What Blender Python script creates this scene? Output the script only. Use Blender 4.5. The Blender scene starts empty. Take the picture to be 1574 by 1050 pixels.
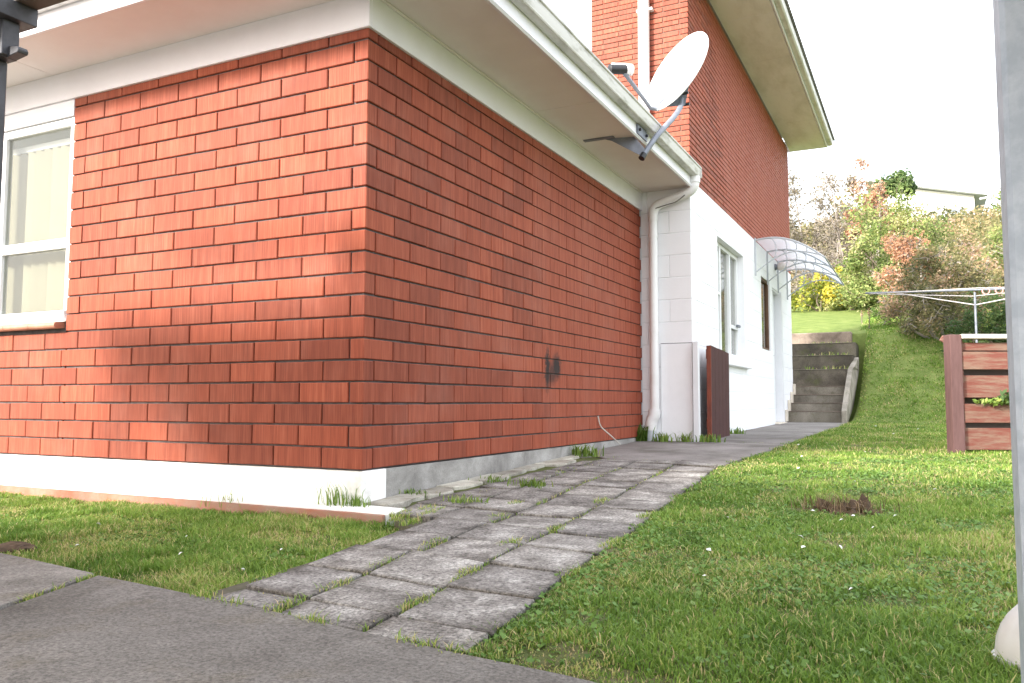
import bpy, bmesh, math, random
import numpy as np
from mathutils import Vector, Matrix

random.seed(7)
rng = np.random.default_rng(11)
S = bpy.context.scene
COL = S.collection
R = math.radians

# ------------------------------------------------------------------ camera
CAM = Vector((2.2688, -3.0552, 0.3098))
yaw, pit, rol = -0.461162, 0.0725696, 0.0016715
cam_d = bpy.data.cameras.new("camera")
cam = bpy.data.objects.new("camera", cam_d)
COL.objects.link(cam)
fw = Vector((math.sin(yaw) * math.cos(pit), math.cos(yaw) * math.cos(pit), math.sin(pit)))
rt = Vector((math.cos(yaw), -math.sin(yaw), 0))
up = rt.cross(fw)
r2 = rt * math.cos(rol) + up * math.sin(rol)
u2 = -rt * math.sin(rol) + up * math.cos(rol)
M = Matrix((r2, u2, -fw)).transposed().to_4x4()
M.translation = CAM
cam.matrix_world = M
cam_d.sensor_width = 36.0
cam_d.lens = 1271.9 / 1574 * 36
cam_d.clip_start = 0.02
cam_d.clip_end = 2000
S.camera = cam

# ------------------------------------------------------------------ sky, sun, exposure
SUN_DIR = Vector((0.50, 1.0, -0.55)).normalized()      # the way the light travels
EXPOSURE = 1.68
SUN_STRENGTH = 3.3
SUN_ANGLE = 8.0
SKY_STRENGTH = 0.15
elev = math.asin(-SUN_DIR.z)
azim = math.atan2(-SUN_DIR.x, -SUN_DIR.y) % (2 * math.pi)
W = bpy.data.worlds.new("World")
S.world = W
W.use_nodes = True
nt = W.node_tree
nt.nodes.clear()
sky = nt.nodes.new("ShaderNodeTexSky")
sky.sky_type = 'NISHITA'
sky.sun_disc = False
sky.sun_elevation = elev
sky.sun_rotation = azim
sky.air_density = 1.0
sky.dust_density = 6.0
sky.ozone_density = 0.6
bg = nt.nodes.new("ShaderNodeBackground")
bg.inputs[1].default_value = SKY_STRENGTH
wo = nt.nodes.new("ShaderNodeOutputWorld")
# thin white overcast veil over the blue
veil = nt.nodes.new("ShaderNodeMix")
veil.data_type = 'RGBA'
veil.inputs[0].default_value = 0.72
veil.inputs[7].default_value = (7.1, 7.3, 7.8, 1)
nt.links.new(sky.outputs[0], veil.inputs[6])
nt.links.new(veil.outputs[2], bg.inputs[0])
nt.links.new(bg.outputs[0], wo.inputs[0])
sun_d = bpy.data.lights.new("sun", 'SUN')
sun_d.energy = SUN_STRENGTH
sun_d.angle = R(SUN_ANGLE)
sun_d.color = (1.0, 0.96, 0.90)
sun = bpy.data.objects.new("sun", sun_d)
COL.objects.link(sun)
sun.rotation_euler = SUN_DIR.to_track_quat('-Z', 'Y').to_euler()
S.view_settings.view_transform = 'Standard'
S.view_settings.look = 'None'
S.view_settings.gamma = 1
S.view_settings.use_curve_mapping = False
S.view_settings.exposure = EXPOSURE
S.render.engine = 'CYCLES'
S.cycles.max_bounces = 8
S.cycles.transparent_max_bounces = 16

# ------------------------------------------------------------------ materials
def mat(name):
    m = bpy.data.materials.new(name)
    m.use_nodes = True
    n = m.node_tree.nodes
    return m, m.node_tree, n["Principled BSDF"]

def node(t, kind, **kw):
    n = t.nodes.new(kind)
    for k, v in kw.items():
        if k in n.inputs:
            n.inputs[k].default_value = v
        else:
            setattr(n, k, v)
    return n

def ramp(t, fac, stops):
    n = t.nodes.new("ShaderNodeValToRGB")
    e = n.color_ramp.elements
    while len(e) < len(stops):
        e.new(0.5)
    for i, (p, c) in enumerate(stops):
        e[i].position = p
        e[i].color = (*c, 1) if len(c) == 3 else c
    t.links.new(fac, n.inputs[0])
    return n.outputs[0]

def mixc(t, fac, a, b, blend='MIX'):
    n = t.nodes.new("ShaderNodeMix")
    n.data_type = 'RGBA'
    n.blend_type = blend
    for i, v in ((0, fac), (6, a), (7, b)):
        if isinstance(v, (int, float)):
            n.inputs[i].default_value = v
        elif isinstance(v, tuple):
            n.inputs[i].default_value = (*v, 1) if len(v) == 3 else v
        else:
            t.links.new(v, n.inputs[i])
    return n.outputs[2]

def math_(t, op, a, b=0.0, c=None):
    n = t.nodes.new("ShaderNodeMath")
    n.operation = op
    for i, v in enumerate((a, b) if c is None else (a, b, c)):
        if isinstance(v, (int, float)):
            n.inputs[i].default_value = v
        else:
            t.links.new(v, n.inputs[i])
    return n.outputs[0]

def noise(t, vec, scale, detail=4, rough=0.55, dist=0.0):
    n = node(t, "ShaderNodeTexNoise", Scale=scale, Detail=detail, Roughness=rough, Distortion=dist)
    if vec is not None:
        t.links.new(vec, n.inputs["Vector"])
    return n.outputs[0]

def mapping(t, vec, scale=(1, 1, 1), loc=None):
    n = t.nodes.new("ShaderNodeMapping")
    n.inputs["Scale"].default_value = scale
    t.links.new(vec, n.inputs["Vector"])
    if loc is not None:
        t.links.new(loc, n.inputs["Location"])
    return n.outputs[0]

def bump(t, bsdf, h, strength=0.3, dist=0.01):
    n = node(t, "ShaderNodeBump", Strength=strength, Distance=dist)
    t.links.new(h, n.inputs["Height"])
    t.links.new(n.outputs[0], bsdf.inputs["Normal"])

def worldpos(t):
    return t.nodes.new("ShaderNodeNewGeometry").outputs["Position"]

def objpos(t):
    return t.nodes.new("ShaderNodeTexCoord").outputs["Object"]

def orand(t):
    return t.nodes.new("ShaderNodeObjectInfo").outputs["Random"]

def plain(name, c, rough=0.6, c2=None, scale=3.0, metal=0.0, b=0.0, bs=40.0, spec=0.4, stretch=(1, 1, 1), lo=0.35, hi=0.7):
    """one colour with patchy wear of a second colour"""
    m, t, p = mat(name)
    p.inputs["Roughness"].default_value = rough
    p.inputs["Metallic"].default_value = metal
    p.inputs["Specular IOR Level"].default_value = spec
    pos = worldpos(t)
    if c2 is None:
        c2 = tuple(x * 0.8 for x in c)
    f = noise(t, mapping(t, pos, stretch), scale, 6, 0.65)
    t.links.new(ramp(t, f, [(lo, c), (hi, c2)]), p.inputs["Base Color"])
    if b > 0:
        bump(t, p, noise(t, mapping(t, pos, stretch), bs, 5, 0.6), b, 0.004)
    return m

def brick_mat(name, dark, mid, light, stain=False, scale=1.0):
    m, t, p = mat(name)
    p.inputs["Roughness"].default_value = 0.72
    p.inputs["Specular IOR Level"].default_value = 0.3
    o = objpos(t)
    rnd = orand(t)
    comb = t.nodes.new("ShaderNodeCombineXYZ")
    t.links.new(math_(t, 'MULTIPLY', rnd, 93.0), comb.inputs[0])
    t.links.new(math_(t, 'MULTIPLY', rnd, 41.0), comb.inputs[2])
    v = mapping(t, o, (230 * scale, 230 * scale, 4.0), comb.outputs[0])
    s1 = noise(t, v, 1.0, 3, 0.6)
    v2 = mapping(t, o, (34 * scale, 34 * scale, 3.0), comb.outputs[0])
    s2 = noise(t, v2, 1.0, 2, 0.5)
    f = math_(t, 'ADD', math_(t, 'MULTIPLY', s1, 0.70), math_(t, 'MULTIPLY', s2, 0.30))
    c = ramp(t, f, [(0.34, dark), (0.5, mid), (0.68, light)])
    # brick to brick shade, dusty bloom
    c = mixc(t, 1.0, c, ramp(t, rnd, [(0.0, (0.80, 0.80, 0.82)), (0.5, (1, 1, 1)), (1.0, (1.16, 1.12, 1.05))]), 'MULTIPLY')
    pos = worldpos(t)
    big = noise(t, pos, 2.3, 5, 0.6)
    c = mixc(t, ramp(t, big, [(0.5, (0, 0, 0)), (0.8, (0.14, 0.14, 0.14))]), c, (0.42, 0.25, 0.20))
    if stain:
        sx = t.nodes.new("ShaderNodeSeparateXYZ")
        t.links.new(pos, sx.inputs[0])
        wob = math_(t, 'MULTIPLY', math_(t, 'SUBTRACT', noise(t, pos, 26, 5, 0.75), 0.5), 0.15)
        onw = math_(t, 'GREATER_THAN', sx.outputs[0], -0.05)
        def blob(cy, cz, ry, rz):
            dy = math_(t, 'DIVIDE', math_(t, 'ADD', math_(t, 'SUBTRACT', sx.outputs[1], cy), wob), ry)
            dz = math_(t, 'DIVIDE', math_(t, 'ADD', math_(t, 'SUBTRACT', sx.outputs[2], cz), wob), rz)
            d = math_(t, 'SQRT', math_(t, 'ADD', math_(t, 'MULTIPLY', dy, dy), math_(t, 'MULTIPLY', dz, dz)))
            return math_(t, 'MULTIPLY', ramp(t, d, [(0.45, (1, 1, 1)), (1.25, (0, 0, 0))]), onw)
        st = math_(t, 'MAXIMUM', math_(t, 'MAXIMUM', blob(2.05, 0.53, 0.050, 0.19), blob(2.20, 0.55, 0.10, 0.11)), math_(t, 'MULTIPLY', blob(2.13, 0.50, 0.09, 0.10), 0.8))
        c = mixc(t, math_(t, 'MULTIPLY', st, 0.95), c, (0.012, 0.011, 0.012))
    t.links.new(c, p.inputs["Base Color"])
    bump(t, p, s1, 0.35, 0.003)
    return m

M_BRICK = brick_mat("red_brick", (0.170, 0.036, 0.018), (0.245, 0.054, 0.026), (0.335, 0.096, 0.052), stain=True)
M_BRICK_UP = brick_mat("upper_red_brick", (0.21, 0.046, 0.026), (0.28, 0.068, 0.039), (0.36, 0.115, 0.066))
M_MORTAR = plain("mortar", (0.070, 0.060, 0.060), 0.95, (0.14, 0.12, 0.118), 14, b=0.5, bs=120)
M_MORTAR_UP = plain("upper_mortar", (0.16, 0.09, 0.07), 0.95, (0.2, 0.12, 0.09), 14)
M_WHITE = plain("white_trim_paint", (0.80, 0.79, 0.83), 0.45, (0.71, 0.69, 0.73), 2.2, lo=0.45, hi=0.85)
M_SOFFIT = plain("soffit_paint", (0.80, 0.75, 0.74), 0.6, (0.73, 0.665, 0.65), 1.6, b=0.1, bs=60, lo=0.4, hi=0.75)
M_SOFFIT_UP = plain("weathered_soffit_paint", (0.82, 0.77, 0.77), 0.7, (0.60, 0.55, 0.51), 1.5, stretch=(3, 0.9, 1), lo=0.42, hi=0.8)
M_GUTTER = plain("mossy_gutter_paint", (0.66, 0.64, 0.62), 0.5, (0.24, 0.23, 0.17), 6.5, stretch=(1, 0.6, 3), lo=0.5, hi=0.78)
M_BLOCK = plain("white_block_paint", (0.84, 0.845, 0.86), 0.6, (0.77, 0.775, 0.79), 3.5, b=0.25, bs=70, lo=0.45, hi=0.85)
M_BLOCK_JOINT = plain("white_block_joint", (0.76, 0.77, 0.79), 0.8)
M_FOUND_W = plain("white_painted_foundation", (0.82, 0.81, 0.78), 0.7, (0.55, 0.53, 0.49), 6, b=0.3, bs=50, lo=0.55, hi=0.75)
M_PVC = plain("white_plastic_pipe", (0.80, 0.80, 0.79), 0.32, (0.70, 0.69, 0.66), 5, lo=0.45, hi=0.8)
M_BANDS = plain("pipe_crack", (0.12, 0.11, 0.10), 0.8)
M_ALU = plain("white_window_frame", (0.82, 0.83, 0.84), 0.35, (0.74, 0.75, 0.76), 5)
M_TERRA = plain("terracotta_sill", (0.42, 0.22, 0.15), 0.45, (0.30, 0.12, 0.075), 9)
M_TERRA_P = plain("faded_red_paint", (0.36, 0.13, 0.08), 0.85, (0.30, 0.22, 0.17), 9, b=0.4, bs=70)
M_GALV = plain("galvanised_steel", (0.46, 0.51, 0.57), 0.5, (0.37, 0.42, 0.48), 30, metal=0.25, lo=0.42, hi=0.60, b=0.15, bs=60)
M_SHADESTEEL = plain("shade_dark_steel", (0.09, 0.09, 0.10), 0.5, (0.05, 0.05, 0.055), 12, metal=0.5)  # backlit shade of the left post put into the steel colour
M_ROOF = plain("roof_sheet", (0.30, 0.29, 0.28), 0.5, (0.22, 0.21, 0.20), 3)
M_CARPORT = plain("carport_underside", (0.16, 0.13, 0.11), 0.8, (0.11, 0.09, 0.08), 4)
M_DISH = plain("dish_white_paint", (0.82, 0.82, 0.82), 0.35, (0.76, 0.76, 0.75), 4)
M_BLACKPL = plain("black_plastic", (0.02, 0.02, 0.022), 0.4)
M_GREYPL = plain("grey_metal", (0.23, 0.25, 0.29), 0.5, (0.15, 0.16, 0.19), 14, metal=0.3)
M_GATE = plain("dark_red_stained_timber", (0.036, 0.009, 0.009), 0.8, (0.085, 0.027, 0.024), 7, b=0.5, bs=20, stretch=(14, 14, 1))
M_GATE_LIT = plain("sunlit_timber_edge", (0.20, 0.045, 0.022), 0.75, (0.11, 0.028, 0.018), 9, stretch=(4, 4, 1))  # brighter red paints the sunlight on the gate's near edge
M_FENCE = plain("worn_red_timber", (0.150, 0.046, 0.033), 0.85, (0.185, 0.115, 0.083), 6, b=0.6, bs=18, stretch=(1.0, 1.0, 7), lo=0.40, hi=0.62)
M_FENCE_P = plain("purple_brown_post", (0.130, 0.070, 0.066), 0.85, (0.09, 0.045, 0.042), 6, b=0.5, bs=18, stretch=(7, 7, 1))
M_CAP = plain("pale_capping", (0.62, 0.60, 0.54), 0.8, (0.42, 0.38, 0.32), 8)
M_WOODFRAME = plain("brown_timber_frame", (0.14, 0.075, 0.04), 0.6, (0.10, 0.05, 0.03), 8)
M_CURTAIN = plain("tan_curtain", (0.45, 0.36, 0.24), 0.9, (0.30, 0.22, 0.14), 3, stretch=(9, 9, 0.5))
M_BLIND = plain("cream_blind_fabric", (0.43, 0.40, 0.30), 0.85, (0.38, 0.355, 0.265), 2)
M_ROOM = plain("room_wall", (0.34, 0.34, 0.30), 0.9)
M_DOOR = plain("door_paint", (0.74, 0.75, 0.77), 0.4, (0.68, 0.69, 0.71), 4)
M_CREAM = plain("cream_render", (0.72, 0.66, 0.56), 0.8, (0.52, 0.46, 0.37), 8)
M_ROPE = plain("pale_line_cord", (0.62, 0.58, 0.58), 0.6)
M_PEG = plain("pink_peg_plastic", (0.70, 0.30, 0.28), 0.5)
M_FARWALL = plain("far_house_cladding", (0.80, 0.80, 0.80), 0.6, (0.74, 0.74, 0.74), 2)
M_FARROOF = plain("far_house_roof", (0.44, 0.47, 0.46), 0.5, (0.38, 0.40, 0.40), 2)
M_FARGLASS = plain("far_window_glass", (0.25, 0.28, 0.32), 0.1)
M_BARK = plain("bark", (0.20, 0.16, 0.12), 0.9, (0.10, 0.08, 0.06), 9, b=0.4, bs=40)
M_TWIG = plain("grey_twig", (0.34, 0.30, 0.27), 0.9, (0.20, 0.17, 0.15), 6)
M_CLOD = plain("dry_soil", (0.12, 0.078, 0.048), 0.95, (0.035, 0.024, 0.016), 34, b=0.8, bs=60)
M_PETAL = plain("white_petal", (0.82, 0.82, 0.80), 0.7)

def concrete(name, a, b, dark, speckle=0.0, mossy=None, big=1.4, sp_scale=160, edge=False):
    m, t, p = mat(name)
    p.inputs["Roughness"].default_value = 0.9
    p.inputs["Specular IOR Level"].default_value = 0.25
    pos = worldpos(t)
    rnd = orand(t)
    comb = t.nodes.new("ShaderNodeCombineXYZ")
    t.links.new(math_(t, 'MULTIPLY', rnd, 37.0), comb.inputs[0])
    v = mapping(t, pos, (1, 1, 1), comb.outputs[0])
    f = noise(t, v, big, 7, 0.68, 0.4)
    c = ramp(t, f, [(0.32, dark), (0.5, a), (0.68, b)])
    c = mixc(t, 1.0, c, ramp(t, rnd, [(0, (0.78, 0.77, 0.77)), (1, (1.14, 1.13, 1.11))]), 'MULTIPLY')
    if mossy:
        f2 = noise(t, v, big * 2.2, 6, 0.7)
        c = mixc(t, ramp(t, f2, [(0.52, (0, 0, 0)), (0.7, (0.75, 0.75, 0.75))]), c, mossy)
    fine = noise(t, pos, sp_scale, 3, 0.75)
    if speckle:
        sp = ramp(t, fine, [(0.36, (1 - speckle,) * 3), (0.5, (1, 1, 1)), (0.66, (1 + speckle,) * 3)])
        c = mixc(t, 1.0, c, sp, 'MULTIPLY')
    t.links.new(c, p.inputs["Base Color"])
    fine2 = noise(t, pos, sp_scale * 2.4, 2, 0.6)
    if speckle:
        pits = ramp(t, fine2, [(0.30, (0.45, 0.43, 0.41)), (0.40, (1, 1, 1)), (0.68, (1, 1, 1)), (0.76, (1.5, 1.48, 1.42))])
        c = mixc(t, 0.8, c, pits, 'MULTIPLY')
    if edge:        # dirt and lichen collected along the rim of each slab
        g = t.nodes.new("ShaderNodeSeparateXYZ")
        t.links.new(t.nodes.new("ShaderNodeTexCoord").outputs["Generated"], g.inputs[0])
        du = math_(t, 'SUBTRACT', 0.5, math_(t, 'ABSOLUTE', math_(t, 'SUBTRACT', g.outputs[0], 0.5)))
        dv = math_(t, 'SUBTRACT', 0.5, math_(t, 'ABSOLUTE', math_(t, 'SUBTRACT', g.outputs[1], 0.5)))
        dm = math_(t, 'ADD', math_(t, 'MINIMUM', du, dv), math_(t, 'MULTIPLY', math_(t, 'SUBTRACT', noise(t, pos, 9, 5, 0.7), 0.5), 0.34))
        c = mixc(t, 1.0, c, ramp(t, dm, [(0.0, (0.55, 0.53, 0.50)), (0.20, (1.05, 1.05, 1.05))]), 'MULTIPLY')
    t.links.new(c, p.inputs["Base Color"])
    h = math_(t, 'ADD', math_(t, 'MULTIPLY', fine, 0.5), noise(t, pos, 30, 5, 0.6))
    bump(t, p, h, 0.55, 0.006)
    return m

M_PAVER = concrete("paver_concrete", (0.225, 0.210, 0.195), (0.40, 0.385, 0.36), (0.095, 0.086, 0.077), 0.55, None, 6.5, 95, edge=True)
M_DRIVE = concrete("driveway_concrete", (0.205, 0.191, 0.174), (0.275, 0.258, 0.236), (0.120, 0.110, 0.096), 0.36, (0.15, 0.13, 0.10), 2.2, 110)
M_CPATH = concrete("path_concrete", (0.20, 0.185, 0.175), (0.27, 0.25, 0.24), (0.12, 0.11, 0.10), 0.18, (0.10, 0.095, 0.07), 1.5)
M_STEP = concrete("step_concrete", (0.21, 0.19, 0.155), (0.30, 0.275, 0.23), (0.11, 0.098, 0.078), 0.3, (0.11, 0.105, 0.06), 2.4)
M_STEP_D = concrete("dark_mossy_step", (0.115, 0.10, 0.08), (0.19, 0.165, 0.13), (0.06, 0.052, 0.042), 0.3, (0.10, 0.11, 0.045), 2.6)
M_STEP_TOP = concrete("pinkish_sleeper", (0.24, 0.19, 0.155), (0.33, 0.27, 0.22), (0.14, 0.11, 0.09), 0.2, None, 4)
M_FOUND_G = concrete("grey_foundation", (0.33, 0.32, 0.30), (0.47, 0.46, 0.44), (0.20, 0.19, 0.18), 0.10, None, 3.2)
M_FLANK = concrete("pale_flank_concrete", (0.34, 0.31, 0.26), (0.46, 0.42, 0.35), (0.20, 0.18, 0.14), 0.2, (0.16, 0.16, 0.09), 3)
M_STRIP = concrete("pale_mortar_strip", (0.42, 0.40, 0.34), (0.60, 0.58, 0.50), (0.20, 0.18, 0.14), 0.15, None, 5)

# earth under the grass
def ground_mat():
    m, t, p = mat("lawn_earth")
    p.inputs["Roughness"].default_value = 1.0
    p.inputs["Specular IOR Level"].default_value = 0.1
    pos = worldpos(t)
    f = noise(t, pos, 3.0, 7, 0.7)
    c = ramp(t, f, [(0.3, (0.075, 0.095, 0.035)), (0.5, (0.115, 0.135, 0.050)), (0.64, (0.165, 0.150, 0.080)), (0.8, (0.15, 0.11, 0.07))])
    sx = t.nodes.new("ShaderNodeSeparateXYZ")
    t.links.new(pos, sx.inputs[0])
    turf = ramp(t, noise(t, pos, 4.0, 6, 0.7), [(0.35, (0.11, 0.155, 0.04)), (0.6, (0.18, 0.225, 0.065)), (0.75, (0.23, 0.225, 0.10))])
    up_bank = math_(t, 'MULTIPLY', math_(t, 'GREATER_THAN', sx.outputs[1], 9.0), math_(t, 'LESS_THAN', sx.outputs[1], 22.5))
    c = mixc(t, up_bank, c, turf)
    t.links.new(c, p.inputs["Base Color"])
    bump(t, p, noise(t, pos, 60, 4, 0.7), 0.8, 0.02)
    return m
M_EARTH = ground_mat()

def leaf_mat(name, stops, transl=0.35, rough=0.55):
    m, t, p = mat(name)
    a = node(t, "ShaderNodeAttribute", attribute_name="tint")
    c = ramp(t, a.outputs["Fac"], stops)
    t.links.new(c, p.inputs["Base Color"])
    p.inputs["Roughness"].default_value = rough
    p.inputs["Specular IOR Level"].default_value = 0.25
    tr = t.nodes.new("ShaderNodeBsdfTranslucent")
    t.links.new(c, tr.inputs[0])
    mx = t.nodes.new("ShaderNodeMixShader")
    mx.inputs[0].default_value = transl
    out = t.nodes["Material Output"]
    t.links.new(p.outputs[0], mx.inputs[1])
    t.links.new(tr.outputs[0], mx.inputs[2])
    t.links.new(mx.outputs[0], out.inputs[0])
    return m

M_GRASS = leaf_mat("grass_blades", [(0.0, (0.070, 0.150, 0.019)), (0.4, (0.166, 0.282, 0.044)), (0.8, (0.301, 0.414, 0.081)), (0.92, (0.486, 0.456, 0.169)), (1.0, (0.614, 0.468, 0.273))])
M_CLOVER = leaf_mat("clover_leaves", [(0.0, (0.085, 0.17, 0.035)), (0.6, (0.16, 0.28, 0.06)), (1.0, (0.28, 0.37, 0.13))], 0.3)
M_WEED = leaf_mat("weed_leaves", [(0.0, (0.08, 0.15, 0.025)), (0.7, (0.20, 0.30, 0.055)), (1.0, (0.38, 0.40, 0.12))])
M_LEAF_G = leaf_mat("green_shrub_leaves", [(0.0, (0.078, 0.134, 0.036)), (0.5, (0.204, 0.270, 0.082)), (0.85, (0.375, 0.389, 0.144)), (1.0, (0.562, 0.494, 0.288))])  # green, dark, russet and olive leaf colours lightened to stand in for haze
M_LEAF_D = leaf_mat("dark_shrub_leaves", [(0.0, (0.043, 0.082, 0.030)), (0.6, (0.099, 0.163, 0.053)), (1.0, (0.241, 0.299, 0.120))])
M_LEAF_Y = leaf_mat("yellow_flowers", [(0.0, (0.09, 0.15, 0.02)), (0.5, (0.27, 0.30, 0.05)), (0.72, (0.55, 0.47, 0.06)), (1.0, (0.72, 0.62, 0.14))])
M_LEAF_R = leaf_mat("russet_leaves", [(0.0, (0.204, 0.112, 0.064)), (0.5, (0.438, 0.224, 0.134)), (0.85, (0.562, 0.329, 0.216)), (1.0, (0.656, 0.479, 0.360))])
M_LEAF_B = leaf_mat("olive_brown_leaves", [(0.0, (0.078, 0.090, 0.036)), (0.5, (0.219, 0.209, 0.090)), (0.8, (0.391, 0.284, 0.154)), (1.0, (0.594, 0.374, 0.288))])
M_LEAF_S = leaf_mat("silver_dry_leaves", [(0.0, (0.141, 0.126, 0.081)), (0.5, (0.264, 0.228, 0.162)), (1.0, (0.423, 0.363, 0.306))])
M_DRY = leaf_mat("dry_grass", [(0.0, (0.10, 0.065, 0.035)), (0.6, (0.22, 0.15, 0.08)), (1.0, (0.36, 0.27, 0.16))])

def glass_mat(name, tint=(0.9, 0.95, 0.95), refl=0.12, rough=0.02):
    m, t, p = mat(name)
    t.nodes.remove(p)
    tr = t.nodes.new("ShaderNodeBsdfTransparent")
    tr.inputs[0].default_value = (*tint, 1)
    gl = t.nodes.new("ShaderNodeBsdfGlossy")
    gl.inputs["Roughness"].default_value = rough
    lw = node(t, "ShaderNodeLayerWeight", Blend=0.5)
    fr = math_(t, 'ADD', math_(t, 'MULTIPLY', math_(t, 'POWER', lw.outputs["Facing"], 4.0), 0.85), 0.04)
    mx = t.nodes.new("ShaderNodeMixShader")
    t.links.new(fr, mx.inputs[0])
    t.links.new(tr.outputs[0], mx.inputs[1])
    t.links.new(gl.outputs[0], mx.inputs[2])
    t.links.new(mx.outputs[0], t.nodes["Material Output"].inputs[0])
    return m
M_GLASS = glass_mat("window_glass", (0.88, 0.89, 0.87))

def poly_mat():
    m, t, p = mat("clear_polycarbonate")
    t.nodes.remove(p)
    tr = t.nodes.new("ShaderNodeBsdfTransparent")
    tr.inputs[0].default_value = (0.93, 0.95, 0.96, 1)
    di = t.nodes.new("ShaderNodeBsdfTranslucent")
    di.inputs[0].default_value = (0.86, 0.88, 0.90, 1)
    gl = t.nodes.new("ShaderNodeBsdfGlossy")
    gl.inputs["Roughness"].default_value = 0.08
    m1 = t.nodes.new("ShaderNodeMixShader")
    m1.inputs[0].default_value = 0.55
    m2 = t.nodes.new("ShaderNodeMixShader")
    m2.inputs[0].default_value = 0.08
    t.links.new(tr.outputs[0], m1.inputs[1])
    t.links.new(di.outputs[0], m1.inputs[2])
    t.links.new(m1.outputs[0], m2.inputs[1])
    t.links.new(gl.outputs[0], m2.inputs[2])
    t.links.new(m2.outputs[0], t.nodes["Material Output"].inputs[0])
    return m
M_POLY = poly_mat()

# ------------------------------------------------------------------ helpers
def link(name, me, m, parent=None):
    o = bpy.data.objects.new(name, me)
    if m is not None and not me.materials:
        me.materials.append(m)
    COL.objects.link(o)
    if parent is not None:
        o.parent = parent
    return o

def mk(name, bm, m, parent=None, bevel=0.0, smooth=False):
    if bevel > 0:
        bmesh.ops.bevel(bm, geom=list(bm.edges), offset=bevel, segments=1, affect='EDGES', clamp_overlap=True)
    bmesh.ops.recalc_face_normals(bm, faces=bm.faces)
    me = bpy.data.meshes.new(name)
    bm.to_mesh(me)
    bm.free()
    if smooth:
        me.polygons.foreach_set("use_smooth", [True] * len(me.polygons))
        me.set_sharp_from_angle(angle=R(40))
    return link(name, me, m, parent)

def box(bm, x0, x1, y0, y1, z0, z1):
    vs = [bm.verts.new(p) for p in ((x0, y0, z0), (x1, y0, z0), (x1, y1, z0), (x0, y1, z0), (x0, y0, z1), (x1, y0, z1), (x1, y1, z1), (x0, y1, z1))]
    for f in ((3, 2, 1, 0), (4, 5, 6, 7), (0, 1, 5, 4), (1, 2, 6, 5), (2, 3, 7, 6), (3, 0, 4, 7)):
        bm.faces.new([vs[i] for i in f])
    return vs

def bx(name, dims, m, parent=None, bevel=0.0):
    bm = bmesh.new()
    box(bm, *dims)
    return mk(name, bm, m, parent, bevel)

def prism(bm, pts, d):
    """extrude polygon pts (3D) by vector d"""
    d = Vector(d)
    a = [bm.verts.new(p) for p in pts]
    b = [bm.verts.new(Vector(p) + d) for p in pts]
    bm.faces.new(a)
    bm.faces.new(b[::-1])
    n = len(a)
    for i in range(n):
        bm.faces.new((a[i], b[i], b[(i + 1) % n], a[(i + 1) % n]))

def tube(bm, pts, radii, sides=10, cap=True):
    pts = [Vector(p) for p in pts]
    if isinstance(radii, (int, float)):
        radii = [radii] * len(pts)
    rings = []
    t0 = (pts[1] - pts[0]).normalized()
    n = t0.orthogonal().normalized()
    for i, p in enumerate(pts):
        if i == 0:
            t = (pts[1] - p).normalized()
        elif i == len(pts) - 1:
            t = (p - pts[i - 1]).normalized()
        else:
            t = ((pts[i + 1] - p).normalized() + (p - pts[i - 1]).normalized()).normalized()
        n = (n - t * n.dot(t))
        if n.length < 1e-6:
            n = t.orthogonal()
        n.normalize()
        b = t.cross(n)
        rings.append([bm.verts.new(p + (n * math.cos(2 * math.pi * k / sides) + b * math.sin(2 * math.pi * k / sides)) * radii[i]) for k in range(sides)])
    for i in range(len(rings) - 1):
        for k in range(sides):
            bm.faces.new((rings[i][k], rings[i][(k + 1) % sides], rings[i + 1][(k + 1) % sides], rings[i + 1][k]))
    if cap:
        bm.faces.new(rings[0][::-1])
        bm.faces.new(rings[-1])

def curve_pts(ctrl, n=6):
    """Catmull-Rom through control points"""
    c = [Vector(p) for p in ctrl]
    c = [c[0] * 2 - c[1]] + c + [c[-1] * 2 - c[-2]]
    out = []
    for i in range(1, len(c) - 2):
        for k in range(n):
            t = k / n
            out.append(0.5 * ((2 * c[i]) + (c[i + 1] - c[i - 1]) * t + (2 * c[i - 1] - 5 * c[i] + 4 * c[i + 1] - c[i + 2]) * t * t + (-c[i - 1] + 3 * c[i] - 3 * c[i + 1] + c[i + 2]) * t ** 3))
    out.append(c[-2])
    return out

def thing(name, label, cat, loc=(0, 0, 0), group=None):
    o = bpy.data.objects.new(name, None)
    o.empty_display_size = 0.1
    COL.objects.link(o)
    o.location = loc
    tag(o, label, cat, group)
    return o

def tag(o, label, cat, group=None, kind=None):
    o['label'] = label
    o['category'] = cat
    if group:
        o['group'] = group
    if kind:
        o['kind'] = kind
    return o

def struct(o, label=None):
    o['kind'] = 'structure'
    if label:
        o['label'] = label
    return o

def npmesh(name, V, F, m, parent=None, tint=None):
    me = bpy.data.meshes.new(name)
    V = np.asarray(V, np.float32)
    F = np.asarray(F, np.int32)
    k = F.shape[1]
    me.vertices.add(len(V))
    me.vertices.foreach_set("co", V.ravel())
    me.loops.add(F.size)
    me.loops.foreach_set("vertex_index", F.ravel())
    me.polygons.add(len(F))
    me.polygons.foreach_set("loop_start", np.arange(len(F), dtype=np.int32) * k)
    me.update(calc_edges=True)
    if tint is not None:
        a = me.attributes.new("tint", 'FLOAT', 'FACE')
        a.data.foreach_set("value", np.asarray(tint, np.float32))
    return link(name, me, m, parent)

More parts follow.
